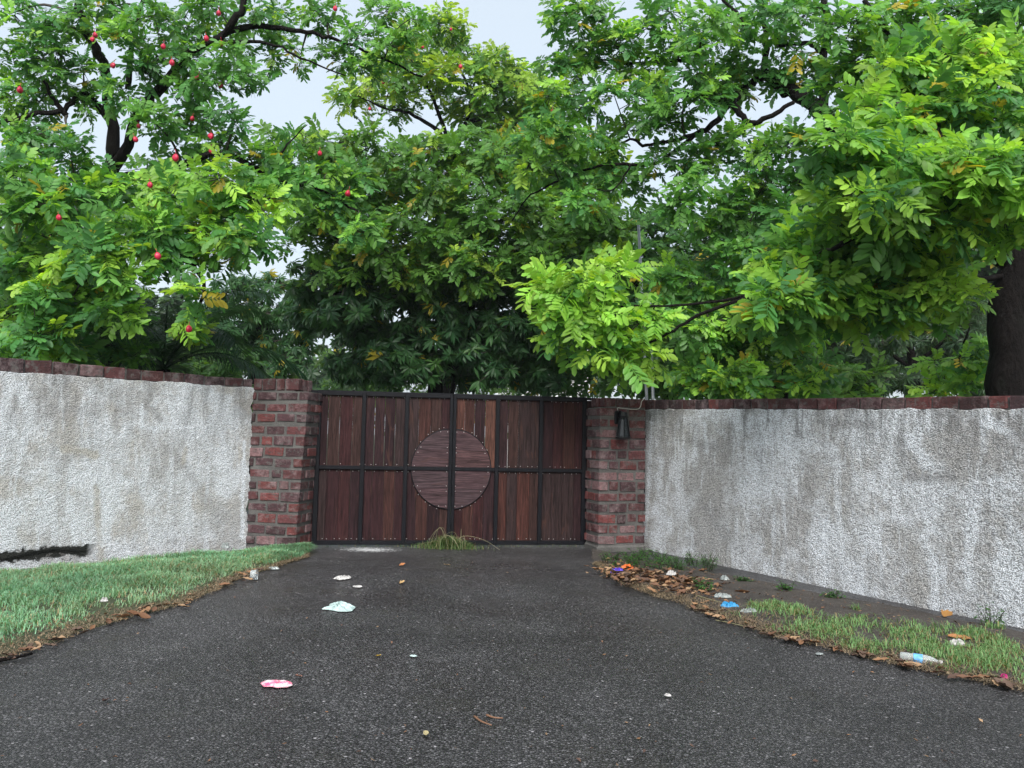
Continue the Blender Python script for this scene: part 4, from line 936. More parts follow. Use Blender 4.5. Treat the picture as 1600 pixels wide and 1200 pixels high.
TB.pxc([(1520, 560, 24), (1530, 600, 26), (1495, 600, 26), (1480, 560, 20, 3), (1540, 545, 22), (1465, 610, 20, 3)], 9.3, 0.15, 4, 26, young=0.7, scale=0.75)
TB.finish(0)
b9 = base_of(300, 14.0)
for (u, v, Y, w_, h_, lab, pal) in ((300, 590, 15.0, 70, 30, 'pale green low shrub showing between palm and dark tree', [(0.07, 0.17, 0.05), (0.09, 0.2, 0.06)]), (590, 600, 21.0, 60, 34, 'yellow-green shrub under the dark tree behind the gate', [(0.08, 0.17, 0.04), (0.06, 0.14, 0.04)]), (735, 600, 22.0, 60, 34, 'low sunlit shrub behind the leaning stem of dark tree', [(0.09, 0.19, 0.03), (0.07, 0.15, 0.03)]), (1300, 615, 12.0, 60, 26, 'bright low shrub behind the wall beside the sapling', [(0.08, 0.2, 0.04), (0.1, 0.22, 0.04)])):
    bb = base_of(u, Y); t = Tree('garden_shrub', bb, lab, 'shrub', 'low shrubs in the grounds', templates=T_ACKL, palette=pal, young=[(0.12, 0.24, 0.05)])
    t.limb([bb, P(u + 4, v + 25, Y), P(u, v, Y)], 0.04, 0.02, 'trunk', 6)
    t.pxc(region(u - w_, u + w_, v - h_, v + h_ + 25, 28), Y, 0.5, 5, 28, young=0.2, scale=0.85, leaves=(4, 6)); t.finish(0)

# far trees closing the view
for k, (u, v, Y, w_, h_) in enumerate([(60, 470, 34, 130, 110), (200, 520, 38, 110, 80), (330, 560, 46, 90, 50), (480, 585, 52, 60, 34), (560, 560, 44, 70, 60), (900, 520, 36, 120, 90), (1060, 500, 40, 120, 110), (1250, 520, 34, 130, 110), (1420, 520, 38, 120, 100), (1600, 480, 36, 140, 130)]):
    bb = base_of(u, Y); labs = ['tall', 'broad', 'pale', 'hazy', 'low', 'shaded', 'full', 'green', 'dense', 'wide']
    where = ['behind the fruiting tree by the grass verge', 'behind the palm', 'between palm and dark rounded tree', 'in the gap above the lampless pillar', 'behind the dense dark tree', 'beside the white house', 'behind the steel pole', 'behind the sapling', 'behind the willow-leaved tree', 'behind the thick trunk']
    t = Tree('distant_tree', bb, labs[k] + ' far tree seen ' + where[k], 'tree', 'far trees closing the view', templates=T_FAR, palette=[(0.04, 0.09, 0.035), (0.05, 0.11, 0.045), (0.035, 0.08, 0.035)], young=[(0.09, 0.18, 0.065)], dens=1.8)
    t.limb([bb, P(u, v + 40, Y), P(u + 5, v, Y)], 0.25, 0.12, 'trunk', 7)
    t.pxc(region(u - w_, u + w_, v - h_, min(v + h_, 640), 34, keep=lambda a, b_: ((a - u) / w_) ** 2 + ((b_ - v) / h_) ** 2 < 1.05), Y, 1.5, 7, 34, young=0.15, scale=1.5, leaves=(3, 5), twig=0.0, up=0.4); t.finish(0)

# ------------------------------------------------------------------ palm
pb = base_of(262, 10.4); palm = root('palm', pb, 'dark feather-leaved palm squatting behind the wall under the fruiting tree', 'palm')
V, F = tube(spline([pb, pb + [0.02, 0, 0.8], P(255, 578, 10.4)], 5), np.linspace(0.14, 0.10, 11), 10, 0.1); add('trunk', V, F, M_BARK, palm, smooth=True)
pc = P(255, 578, 10.4)
for k in range(17):
    az = k * 2.4; el = math.radians([70, 58, 45, 62, 30, 50, 22, 66, 40][k % 9]); Lf = random.uniform(1.6, 2.1)
    if k == 0: az, el, Lf = -0.35, math.radians(62), 2.1
    if k == 1: az, el, Lf = -0.6, math.radians(45), 1.9
    d = np.array([math.cos(az) * math.cos(el), math.sin(az) * math.cos(el), math.sin(el)]); pts = []
    p = pc.copy(); dd = d.copy()
    for i in range(15):
        pts.append(p.copy()); p = p + dd * Lf / 14; dd = unit(dd + np.array([0, 0, -0.10 - 0.004 * i]))
    pts = np.array(pts); V, F = tube(pts, np.linspace(0.016, 0.003, 15), 5); vs = [tuple(v) for v in V]; fs = [list(f) for f in F]; side = unit(np.cross(d, [0, 0, 1]))
    for i in range(4, 57):
        t = i / 57 * 14; a = int(t); q = pts[a] * (1 - t + a) + pts[min(a + 1, 14)] * (t - a); tan = unit(pts[min(a + 1, 14)] - pts[a])
        for sg in (-1, 1):
            ll = 0.5 * math.sin(math.pi * (0.12 + 0.82 * i / 57)) + 0.05; y = unit(side * sg * 0.8 + tan * 0.75 + np.array([0, 0, random.uniform(-.35, 0.0)])); w_ = unit(np.cross(y, [0, 0.2, 1])) * 0.011
            tip = q + y * ll + np.array([0, 0, -0.22 * ll]); md = q + y * ll * 0.55 + np.array([0, 0, -0.02]); n = len(vs)
            vs += [tuple(q - w_ * .5), tuple(q + w_ * .5), tuple(md + w_), tuple(md - w_), tuple(tip)]; fs += [[n, n + 1, n + 2, n + 3], [n + 3, n + 2, n + 4]]
    add('frond', np.array(vs), fs, M_LEAF, palm, col=np.array([0.03, 0.085, 0.045]) * random.uniform(0.8, 1.3))

# ------------------------------------------------------------------ steel pole, white house, white gate post in the grounds
pp = P(1024, 640, 11.0); pole_b = np.array([pp[0] + 0.01, pp[1], 0.0])
pole = root('steel_pole', pole_b, 'pair of thin galvanised steel poles clamped together behind the lantern pillar', 'pole')
for dx, top in ((-0.025, P(999, 352, 11.0)), (0.035, P(1012, 430, 11.0))):
    V, F = tube([pole_b + [dx, 0, -0.05], top + [dx * 0.5, 0, 0]], [0.023, 0.021], 12); add('tube', V, F, M_STEEL, pole, smooth=True)
q = P(1014, 512, 11.0); mb = MB(); mb.box(q, (1, 0, 0), (0, 1, 0), (0, 0, 1), -0.06, 0.07, -0.035, 0.035, -0.02, 0.02, 0.005); mb.build('clamp', M_STEEL, pole)

hx = P(830, 600, 30.0); hb = np.array([hx[0], 30.0, 0.0])
house = root('house', hb, 'white house with flat roof slab glimpsed through the trees behind the gate', 'house')
mb = MB(); mb.box(hb, (1, 0, 0), (0, 1, 0), (0, 0, 1), -1.3, 2.3, 0, 5, -0.1, 4.6, 0.02); mb.build('wall', M_WHITE, house)
mb = MB(); mb.box(hb, (1, 0, 0), (0, 1, 0), (0, 0, 1), -1.6, 2.6, -0.4, 5.4, 4.6, 4.85, 0.02); mb.build('roof', M_WHITE, house)
M_WIN = plain('dark_window_glass', (0.02, 0.025, 0.03), 0.15, 0, 0.1)
for xw, zw in ((-0.9, 2.3), (1.2, 2.3), (-0.9, 0.9 + 2.6)):
    mb = MB(); mb.box(hb, (1, 0, 0), (0, 1, 0), (0, 0, 1), xw - 0.4, xw + 0.4, -0.02, 0.05, zw - 0.5, zw + 0.5); wdw = mb.build('window', M_WIN, house)
    mb = MB()
    for x0, x1, z0, z1 in ((-0.46, -0.4, -0.56, 0.56), (0.4, 0.46, -0.56, 0.56), (-0.4, 0.4, 0.5, 0.56), (-0.4, 0.4, -0.56, -0.5), (-0.02, 0.02, -0.5, 0.5)): mb.box(hb, (1, 0, 0), (0, 1, 0), (0, 0, 1), xw + x0, xw + x1, -0.05, 0.04, zw + z0, zw + z1)
    mb.build('frame', M_WHITE, wdw)
wp = P(441, 600, 20.0); wpb = np.array([wp[0], wp[1], 0.0]); post = root('white_post', wpb, 'white painted masonry post showing above the lampless brick pillar', 'post')
zt_ = P(441, 586, 20.0)[2]
mb = MB(); mb.box(wpb, (1, 0, 0), (0, 1, 0), (0, 0, 1), -0.14, 0.14, -0.14, 0.14, -0.05, zt_, 0.01); mb.build('shaft', M_WHITE, post)
mb = MB(); mb.box(wpb, (1, 0, 0), (0, 1, 0), (0, 0, 1), -0.18, 0.18, -0.18, 0.18, zt_ + 0.001, zt_ + 0.09, 0.015); mb.build('cap', M_WHITE, post)

# ------------------------------------------------------------------ grass and weeds
def blades(name, base, length, width, color, lean, parent=None, mat=None, kind='stuff', label=None, cat=None, flat=0.0):
    n = len(base); az = rng.uniform(0, 2 * np.pi, n); d = np.stack([np.cos(az), np.sin(az), np.zeros(n)], 1); sd = np.stack([-np.sin(az), np.cos(az), np.zeros(n)], 1)
    up = np.array([0, 0, 1.0]); L = length[:, None]; w = width[:, None]; ln = lean[:, None]
    m = base + up * L * (0.62 * (1 - flat)) + d * L * ln * 0.35; t = base + up * L * (1 - 0.45 * ln) * (1 - flat) + d * L * ln
    if flat > 0: m[:, 2] += 0.01; t[:, 2] += 0.004
    V = np.stack([base - sd * w / 2, base + sd * w / 2, m + sd * w * 0.4, m - sd * w * 0.4, t], 1).reshape(-1, 3)
    i = (np.arange(n) * 5)[:, None]; F = np.concatenate([i + np.array([[0, 1, 2]]), i + np.array([[0, 2, 3]]), i + np.array([[3, 2, 4]])], 0)
    c = np.repeat(color, 5, 0); o = add(name, V, F, mat or M_GRASS, parent, col=c, origin=None if parent else (0, 0, 0))
    if kind: o['kind'] = kind
    if label: tag(o, label, cat)
    return o
def gcol(n, a, b_, dry=0.0):
    t = rng.random((n, 1)); c = np.array(a) * (1 - t) + np.array(b_) * t; k = rng.random(n) < dry; c[k] = np.array([0.30, 0.25, 0.13]) * rng.uniform(0.6, 1.2, (k.sum(), 1)); return c
N1 = 120000; s_ = rng.random(N1); t_ = rng.random(N1) ** 0.9
p_ = LV(s_, t_); nz_ = fbm(p_[:, 0] * 3, p_[:, 1] * 3, 77); keep = (rng.random(N1) < np.clip((t_ - 0.16 * fbm(p_[:, 0] * 5, p_[:, 1] * 5, 4) + 0.01) / 0.14, 0.0, 1.0)) & (rng.random(N1) < np.clip((nz_ - 0.2) * 3.2, 0, 1)); p_ = p_[keep]; t1 = t_[keep]; n = len(p_)
gc_ = gcol(n, (0.10, 0.25, 0.11), (0.25, 0.44, 0.25), 0.12) * (0.72 + 0.85 * fbm(p_[:, 0] * 2.3, p_[:, 1] * 2.3, 171))[:, None] * np.array([1, 1, 1.12]); gc_[:, 0] *= 0.8 + 0.6 * fbm(p_[:, 0] * 1.4, p_[:, 1] * 1.4, 201)
blades('verge_grass', p_, rng.uniform(0.035, 0.115, n) * (0.45 + 0.6 * np.clip(t1 * 2.5, 0, 1)) * (0.35 + 1.3 * nz_[keep]), rng.uniform(0.0035, 0.007, n), gc_, rng.uniform(0.4, 1.6, n), label='dense short green grass covering the broad verge', cat='grass')
N2 = 60000; s_ = 0.05 + 0.95 * rng.random(N2); t_ = rng.random(N2); p_ = RV(s_, t_)
uu = np.array([project(q)[:2] for q in p_]); edge_v = np.interp(uu[:, 0], [922, 955, 1010, 1075, 1130, 1200, 1255, 1350, 1430, 1600, 1800], [870, 903, 928, 948, 970, 994, 1006, 1028, 1048, 1080, 1122])
dist = edge_v - uu[:, 1]; wide = np.interp(uu[:, 0], [1120, 1170, 1250, 1400, 1600, 1800], [0, 36, 54, 72, 86, 100]); nz_ = fbm(p_[:, 0] * 4, p_[:, 1] * 4, 91)
keep = (uu[:, 0] > 1120) & (dist > 5) & (dist < wide * (0.6 + 0.8 * nz_)) & (rng.random(N2) < np.clip((nz_ - 0.43) * 4, 0.05, 1)); p_ = p_[keep]; n = len(p_)
blades('patchy_grass', p_, rng.uniform(0.025, 0.08, n), rng.uniform(0.0035, 0.0065, n), gcol(n, (0.11, 0.24, 0.08), (0.22, 0.37, 0.16), 0.2), rng.uniform(0.5, 1.5, n), label='patchy grass strip between bare dirt and tar', cat='grass')
# straw-coloured thatch along both edges
def thatch(name, at, n, smax, tw, label, smin=0.0):
    s_ = rng.uniform(smin, smax, n); t_ = np.abs(rng.normal(0, tw, n)); p_ = at(s_, t_); p_[:, :2] += rng.normal(0, 0.02, (n, 2)); p_[:, 2] = np.maximum(p_[:, 2], 0.002) + rng.uniform(0.0, 0.012, n)
    c = np.array([0.24, 0.185, 0.12]) * rng.uniform(0.4, 1.3, (n, 1)) * np.array([1, 1, 1]); blades(name, p_, rng.uniform(0.02, 0.08, n), rng.uniform(0.002, 0.006, n), c, rng.uniform(0.7, 1.2, n), mat=M_DRY, label=label, cat='dry grass', flat=0.93)
thatch('dry_thatch', LV, 6000, 1.0, 0.05, 'dry straw litter along the lush grass edge of the tar')
thatch('dry_thatch', RV, 9000, 1.0, 0.07, 'dry straw litter along the dirt edge of the tar', 0.1)

def weed(name, spots, label, h, n_st, cat='weed', group=None, pal=((0.05, 0.15, 0.035), (0.08, 0.21, 0.05))):
    rt = root(name, (*spots[0][:2], max(0.0, spots[0][2] - 0.01)), label, cat, group); vs = []; fs = []; cs = []; st = MB(); n = 0
    for sp in spots:
        for k in range(n_st):
            a = random.uniform(0, 6.28); r = random.uniform(0, 0.05); b_ = np.array([sp[0] + r * math.cos(a), sp[1] + r * math.sin(a), sp[2] - 0.01]); hh = h * random.uniform(0.5, 1.1); tp = b_ + np.array([0.5 * hh * math.cos(a), 0.5 * hh * math.sin(a), hh])
            V, F = tube([b_, (b_ + tp) / 2 + [0, 0, 0.02], tp], [0.003, 0.0025, 0.0015], 3, cap=False); st.put(V, F)
            for j in range(7):
                q = b_ + (tp - b_) * (0.25 + 0.75 * j / 6); az = random.uniform(0, 6.28); y = unit([math.cos(az), math.sin(az), random.uniform(-.1, .5)]); z = unit(np.array([0, 0, 1.0]) - y * y[2]); l = random.uniform(0.025, 0.05)
                v, f = leaflet_geo(q, y, z, l, l * 0.55, 0.2, 0.25, 1); vs += v; fs += [tuple(i + n for i in g) for g in f]; n += len(v); c = np.array(random.choice(pal)) * random.uniform(.8, 1.2); cs += [c] * len(v)
    st.build('stems', M_TWIG, rt); add('foliage', np.array(vs), np.array(fs), M_LEAF, rt, col=np.array(cs)); rt.children[1]['kind'] = 'stuff'; return rt
def gz_of(u, v, at=None):
    p = G(u, v); p[2] = 0.03; return G(u, v, 0.03)
weed('weed_patch', [gz_of(random.uniform(945, 1040), random.uniform(870, 890)) for _ in range(30)], 'low green weeds at the foot of the lantern pillar', 0.11, 4)
weed('weed_patch', [gz_of(random.uniform(1030, 1110), random.uniform(880, 893)) for _ in range(22)], 'low green weeds along the plaster wall beside the leaf pile', 0.12, 4)
weed('weed_patch', [gz_of(1098, 918), gz_of(1102, 926), gz_of(1093, 922)], 'small leafy weed sprouting at the tail of the leaf pile', 0.12, 5)
for (u, v, hh, lab) in ((1160, 908, 0.06, 'tiny weed on bare dirt closest to the leaf pile'), (1228, 920, 0.08, 'small weed on bare dirt at the middle of the wall foot'), (1300, 932, 0.06, 'sparse weed on bare dirt against the weathered wall'), (1548, 975, 0.14, 'lone dark green broad weed against the weathered wall above the grass strip')):
    weed('wall_weed', [gz_of(u, v), gz_of(u + 6, v + 1), gz_of(u - 6, v + 1)], lab, hh, 4, group='single weeds on the bare dirt')
# tuft in front of the gate
tb = G(700, 857); tuft = root('grass_tuft', tb, 'wild grass tuft with long straws growing below the middle of the gate', 'grass tuft')
n = 1500; b_ = np.stack([tb[0] + rng.normal(0, 0.17, n), tb[1] + rng.normal(0.0, 0.05, n), np.zeros(n)], 1); fal = np.exp(-((b_[:, 0] - tb[0]) / 0.24) ** 2)
blades('foliage', b_, rng.uniform(0.06, 0.2, n) * (0.35 + 0.75 * fal), rng.uniform(0.003, 0.005, n), gcol(n, (0.07, 0.13, 0.04), (0.12, 0.2, 0.07), 0.15), rng.uniform(0.2, 1.0, n), tuft)
mb = MB()
for k in range(14):
    a = random.uniform(-1, 1); x0 = tb + np.array([random.gauss(0, 0.14), random.uniform(-.03, .03), 0.0]); hh = random.uniform(0.08, 0.26); sp = random.gauss(0, 0.3)
    p = spline([x0, x0 + [sp * 0.3, -0.04, hh], x0 + [sp * 0.8, -0.10, hh * 0.8], x0 + [sp * 1.2, -0.16, max(0.01, hh * 0.1)]], 4); V, F = tube(p, np.linspace(0.003, 0.0012, len(p)), 3, cap=False); mb.put(V, F)
M_STRAW = plain('straw', (0.17, 0.16, 0.09), 0.7); tag(mb.build('straws', M_STRAW, tuft), kind='stuff')
n = 260; b_ = np.stack([rng.uniform(g0[0], g1[0], n), np.zeros(n), np.zeros(n)], 1); b_[:, 1] = g0[1] + (b_[:, 0] - g0[0]) * (g1[1] - g0[1]) / (g1[0] - g0[0]) - rng.uniform(0.03, 0.1, n)
blades('threshold_grass', b_, rng.uniform(0.01, 0.045, n), rng.uniform(0.003, 0.005, n), gcol(n, (0.06, 0.12, 0.04), (0.1, 0.16, 0.06), 0.4), rng.uniform(0.3, 1.2, n), label='thin stray grass sprouting along the gate threshold', cat='grass')

# ------------------------------------------------------------------ fallen leaves and litter
def dry_leaf_mesh(seed, L, wd):
    r = np.random.default_rng(seed); n = 7; V = []; F = []
    for i, t in enumerate(np.linspace(0, 1, n)):
        h = wd / 2 * math.sin(math.pi * min(1, 0.06 + 0.94 * t)) ** 0.8 if t < 1 else 0.001; z = 0.25 * L * (t - 0.5) ** 2 * r.uniform(0.5, 1.4)
        for sx in (-1, 0, 1): V.append((sx * h * r.uniform(0.85, 1.1), (t - 0.5) * L, z + abs(sx) * h * r.uniform(0.1, 0.9)))
    m = len(V); V = np.array(V); V[:, 2] -= V[:, 2].min() - 0.001
    V = np.vstack([V, V + [0, 0, 0.0012]])
    for o, fl in ((0, True), (m, False)):
        for i in range(n - 1):
            for j in range(2):
                q = [o + i * 3 + j, o + i * 3 + j + 1, o + i * 3 + 4 + j, o + i * 3 + 3 + j]; F.append(q[::-1] if fl else q)
    return make_mesh('fallen_leaf', V, F, M_DRY, col=np.ones(3), smooth=True)
DL = [dry_leaf_mesh(i, 0.11, 0.045) for i in range(6)]
DRYC = [(0.19, 0.10, 0.055), (0.15, 0.08, 0.05), (0.25, 0.14, 0.075), (0.09, 0.055, 0.042), (0.32, 0.21, 0.125), (0.12, 0.08, 0.06)]
def fallen(u, v, label, group, s=1.0, col=None, z=0.012):
    p = G(u, v, z); m = Matrix.Translation(Vector(p)) @ Matrix.Rotation(random.uniform(0, 6.28), 4, 'Z') @ Matrix.Rotation(random.uniform(-.35, .35), 4, 'X') @ Matrix.Rotation(random.uniform(-.4, .4), 4, 'Y') @ Matrix.Scale(s, 4)
    o = place('fallen_leaf', random.choice(DL), m, None, col or random.choice(DRYC)); return tag(o, label, 'leaf', group)
for k in range(165):
    t = random.random(); u = 955 + 140 * t + random.gauss(0, 12); v = 893 + 22 * t + random.gauss(0, 8); fallen(u, v, 'dry brown leaf in the heaped pile by the lantern pillar', 'leaves in the heaped pile', random.uniform(0.55, 1.2), z=random.uniform(0.03, 0.06))
for k in range(70):
    u = random.uniform(1080, 1590); v = np.interp(u, [1080, 1130, 1200, 1255, 1350, 1430, 1600], [950, 970, 994, 1006, 1028, 1048, 1080]) - abs(random.gauss(0, 6)); fallen(u, v, 'dry brown leaf along the dirt edge of the tar', 'leaves along the dirt edge', random.uniform(0.45, 1.0), z=0.02)
for k in range(46):
    u = random.uniform(2, 420); v = np.interp(u, [0, 65, 130, 200, 285, 345, 400, 470], [1028, 1010, 986, 964, 944, 916, 893, 872]) - random.gauss(1, 4); fallen(u, v, 'dry brown leaf along the lush grass edge of the tar', 'leaves along the grass edge', random.uniform(0.45, 0.95), z=0.02)
for u, v, lab, s, c in ((1478, 962, 'long orange-brown dry leaf lying against the weathered wall', 1.7, (0.33, 0.17, 0.05)), (1160, 926, 'single large brown leaf on bare dirt beside a tiny weed', 1.3, (0.2, 0.1, 0.05)), (1085, 945, 'pale tan leaf at the tar edge below the leaf pile', 1.2, (0.38, 0.22, 0.12)), (215, 963, 'large orange-brown leaf at the lush grass edge', 1.5, (0.15, 0.075, 0.04)), (628, 883, 'small orange leaf on tar below the grass tuft', 0.8, (0.4, 0.17, 0.07)), (628, 910, 'small tan leaf on tar in line with the grass tuft', 0.7, (0.45, 0.3, 0.14)), (699, 883, 'tiny pale leaf on tar just below the grass tuft', 0.7, (0.42, 0.32, 0.2)), (592, 1025, 'small yellow petal-like leaf alone on the tar', 0.6, (0.55, 0.36, 0.04)), (1500, 998, 'orange leaf lying upon the patchy grass strip', 1.3, (0.38, 0.17, 0.07)), (190, 878, 'yellow blossom-like leaf at the lime-washed wall foot', 0.8, (0.6, 0.48, 0.03)), (165, 1095, 'dark brown leaf scrap on the tar near the lush grass', 0.6, (0.06, 0.035, 0.03)), (467, 1057, 'tiny brown leaf scrap beside the pink disc', 0.5, (0.3, 0.16, 0.12)), (665, 1147, 'small pale yellow leaf curled on the tar', 0.6, (0.42, 0.36, 0.2))):
    fallen(u, v, lab, None, s, c, 0.006 if v > 1000 or 480 < u < 800 else 0.03)
# small leaf fragments and chaff nobody could count
def fragments(name, pts, label, smin, smax):
    vs = []; fs = []; cs = []; n = 0
    for p in pts:
        L = random.uniform(smin, smax); a = random.uniform(0, 6.28); y = unit([math.cos(a), math.sin(a), random.uniform(-.15, .35)]); z = unit(np.array([0, 0, 1.0]) - y * y[2] + rng.normal(0, .25, 3)); z = unit(z - y * (z @ y))
        v, f = leaflet_geo(np.asarray(p), y, z, L, L * random.uniform(0.3, 0.6), random.uniform(-.5, .8), random.uniform(-.3, .4), 1); vs += v; fs += [tuple(i + n for i in g) for g in f]; n += len(v); cs += [np.array(random.choice(DRYC)) * random.uniform(0.5, 1.2)] * len(v)
    tag(add(name, np.array(vs), np.array(fs), M_DRY, col=np.array(cs), origin=(0, 0, 0)), label, 'leaf litter', kind='stuff')
pts = []
for k in range(900):
    t = random.random(); pts.append(G(945 + 175 * t + random.gauss(0, 12), 889 + 34 * t + random.gauss(0, 8), random.uniform(0.02, 0.05)))
fragments('leaf_litter', pts, 'crumbled brown leaf litter heaped by the lantern pillar', 0.02, 0.07)
q_ = RV(rng.uniform(0.1, 1, 1500), rng.random(1500) ** 1.3); q_[:, 2] += 0.004
fragments('leaf_litter', q_, 'scattered leaf crumbs over the bare dirt and grass strip', 0.01, 0.045)
q_ = LV(rng.uniform(0, 1, 700), np.abs(rng.normal(0.03, 0.06, 700))); q_[:, 2] = np.maximum(q_[:, 2], 0) + 0.006
fragments('leaf_litter', q_, 'scattered leaf crumbs along the lush grass edge', 0.01, 0.05)
q_ = np.array([G(random.uniform(0, 1600), random.uniform(870, 1195), 0.002) for _ in range(260)]); fragments('leaf_litter', q_, 'stray leaf crumbs blown across the open tar', 0.008, 0.03)
def crumple(name, u, v, w, l, h, mat, label, cat, seed, rot=0.0, z=0.004, outline=None):
    r = np.random.default_rng(seed); nr, na = 6, 40
    lobes = [(k_, r.uniform(0, 6.28), r.uniform(0.06, 0.26) / (k_ ** 0.5)) for k_ in (2, 3, 5, 7, 11)]; pts_ = None
    if outline is not None:
        q_ = np.array([G(*p_, z) for p_ in outline])[:, :2]; c_ = q_.mean(0); pts_ = resample(np.c_[np.vstack([q_, q_[:1]]), np.zeros(len(q_) + 1)], na + 1)[:na, :2] - c_
    V = [(0, 0, h * r.uniform(0.2, .6))]; F = []
    for i in range(1, nr + 1):
        for j in range(na):
            a = 2 * math.pi * j / na; e = max(0.25, 0.85 + sum(g_ * math.cos(k_ * a + p_) for k_, p_, g_ in lobes)) * i / nr; zz = h * (1 - (i / nr) ** 5 * 0.9) * r.uniform(0.1, 0.9) + 0.002
            if pts_ is None: V.append((w / 2 * e * math.cos(a), l / 2 * e * math.sin(a), zz))
            else: V.append((pts_[j, 0] * i / nr, pts_[j, 1] * i / nr, zz))
    for j in range(na): F.append((0, 1 + j, 1 + (j + 1) % na))
    for i in range(nr - 1):
        for j in range(na): F.append((1 + i * na + j, 1 + (i + 1) * na + j, 1 + (i + 1) * na + (j + 1) % na, 1 + i * na + (j + 1) % na))
    m = len(V); V = np.array(V); V = np.vstack([V, V * [1, 1, 0.0] + [0, 0, 0]]); F2 = [tuple(m + q for q in f)[::-1] for f in F]
    for j in range(na): a = 1 + (nr - 1) * na + j; b_ = 1 + (nr - 1) * na + (j + 1) % na; F2.append((a, m + a, m + b_, b_))
    c = G(u, v, z) if pts_ is None else np.array([c_[0], c_[1], z]); cr, sr = math.cos(rot), math.sin(rot); Vw = np.stack([V[:, 0] * cr - V[:, 1] * sr, V[:, 0] * sr + V[:, 1] * cr, V[:, 2]], 1) + c
    return tag(add(name, Vw, F + F2, mat, origin=c), label, cat)
M_BAG = plain('pale_plastic', (0.38, 0.50, 0.49), 0.45, 0, 0.3, 30); M_PAPER = plain('paper_white', (0.42, 0.415, 0.41), 0.8, 0, 0.45, 60); M_FOIL = plain('grey_plastic_film', (0.22, 0.25, 0.25), 0.2, 0, 0.4, 40)
crumple('plastic_bag', 536, 950, 0.36, 0.20, 0.03, M_BAG, 'flattened pale mint plastic bag on the tar', 'bag', 3, 0.0, outline=[(503, 952), (520, 950.5), (530, 948), (514, 946.5), (516, 944), (525, 943.5), (528, 940), (536, 941), (545, 945), (556, 949), (550, 955), (540, 956), (528, 955.5), (515, 953)])
crumple('paper_scrap', 535, 904, 0.17, 0.12, 0.03, M_PAPER, 'crumpled white paper on tar between mint bag and gate', 'paper', 7)
crumple('paper_scrap', 559, 917, 0.08, 0.06, 0.015, M_PAPER, 'small torn white scrap beside the crumpled paper', 'paper', 9)
crumple('paper_scrap', 646, 1025, 0.045, 0.035, 0.006, M_BAG, 'tiny pale blue scrap beside the yellow petal on tar', 'paper', 11)
crumple('paper_scrap', 1043, 1087, 0.035, 0.03, 0.012, M_PAPER, 'tiny white pebble-like scrap alone on the open tar', 'paper', 12)
crumple('paper_scrap', 1280, 1022, 0.05, 0.04, 0.008, M_FOIL, 'small grey-white scrap on tar outside the dirt edge', 'paper', 13)
crumple('paper_scrap', 1049, 898, 0.09, 0.07, 0.05, M_PAPER, 'white crumpled ball sitting upon the brown leaf pile', 'paper', 14, z=0.07)
crumple('paper_scrap', 1495, 1007, 0.12, 0.06, 0.04, M_PAPER, 'white tissue scrap caught upon the patchy grass strip', 'paper', 15, z=0.05)
crumple('paper_scrap', 163, 939, 0.06, 0.05, 0.03, M_PAPER, 'small white scrap caught in the lush grass', 'paper', 16, z=0.08)
crumple('plastic_film', 427, 889, 0.14, 0.08, 0.025, M_FOIL, 'grey plastic film at the lush grass edge near the pillar', 'plastic', 17)
crumple('plastic_film', 352, 856, 0.12, 0.06, 0.07, M_FOIL, 'silvery plastic scrap at the lime-washed wall foot', 'plastic', 18, z=0.05)
crumple('plastic_film', 1132, 906, 0.10, 0.08, 0.05, M_FOIL, 'grey-green crushed cup on bare dirt by the wall', 'plastic', 19, z=0.03)
crumple('plastic_film', 1128, 933, 0.16, 0.07, 0.04, M_FOIL, 'clear crumpled film lying beside the blue wrapper', 'plastic', 20, z=0.03)
crumple('plastic_film', 1170, 957, 0.14, 0.06, 0.04, M_FOIL, 'clear crushed film below the blue wrapper', 'plastic', 21, z=0.03)
M_BLUE = plain('blue_wrapper', (0.03, 0.25, 0.50), 0.35, 0, 0.3); M_PURP = plain('purple_wrapper', (0.07, 0.04, 0.42), 0.3, 0, 0.5, 16); M_ORNG = plain('orange_wrapper', (0.62, 0.14, 0.03), 0.35, 0, 0.3)
crumple('blue_wrapper', 1139, 948, 0.17, 0.08, 0.045, M_BLUE, 'bright blue crushed wrapper on the dirt edge', 'wrapper', 22, 0.1, z=0.03)
sw = G(972, 893, 0.035); snack = root('snack_packet', sw, 'purple and orange snack packet beside the brown leaf pile', 'packet')
for nm, u, v, mt, sd_, w_ in (('purple_end', 965, 895, M_PURP, 31, 0.15), ('orange_end', 980, 889, M_ORNG, 32, 0.15)):
    o = crumple(nm, u, v, w_, 0.10, 0.055, mt, None, None, sd_, 0.3, z=0.035); o.location = o.location - snack.location; o.parent = snack
# pink and white disc
def disc_mat():
    m, nt, b = new_mat('pink_disc'); N = NT(nt); n = N.noise(N.coord('Object'), 16, 5, 0.7); N.l(N.ramp(n, [(0.44, (0.72, 0.10, 0.22)), (0.58, (0.62, 0.55, 0.56))]), b.inputs['Base Color']); b.inputs['Roughness'].default_value = 0.5; return m
crumple('flattened_lid', 432, 1070, 0.19, 0.15, 0.012, disc_mat(), 'flattened pink and white round lid on the open tar', 'lid', 41, outline=[(407, 1068), (414, 1064), (428, 1063), (445, 1063.5), (456, 1067), (457, 1071), (448, 1074), (440, 1074), (434, 1075), (425, 1073), (412, 1073)])
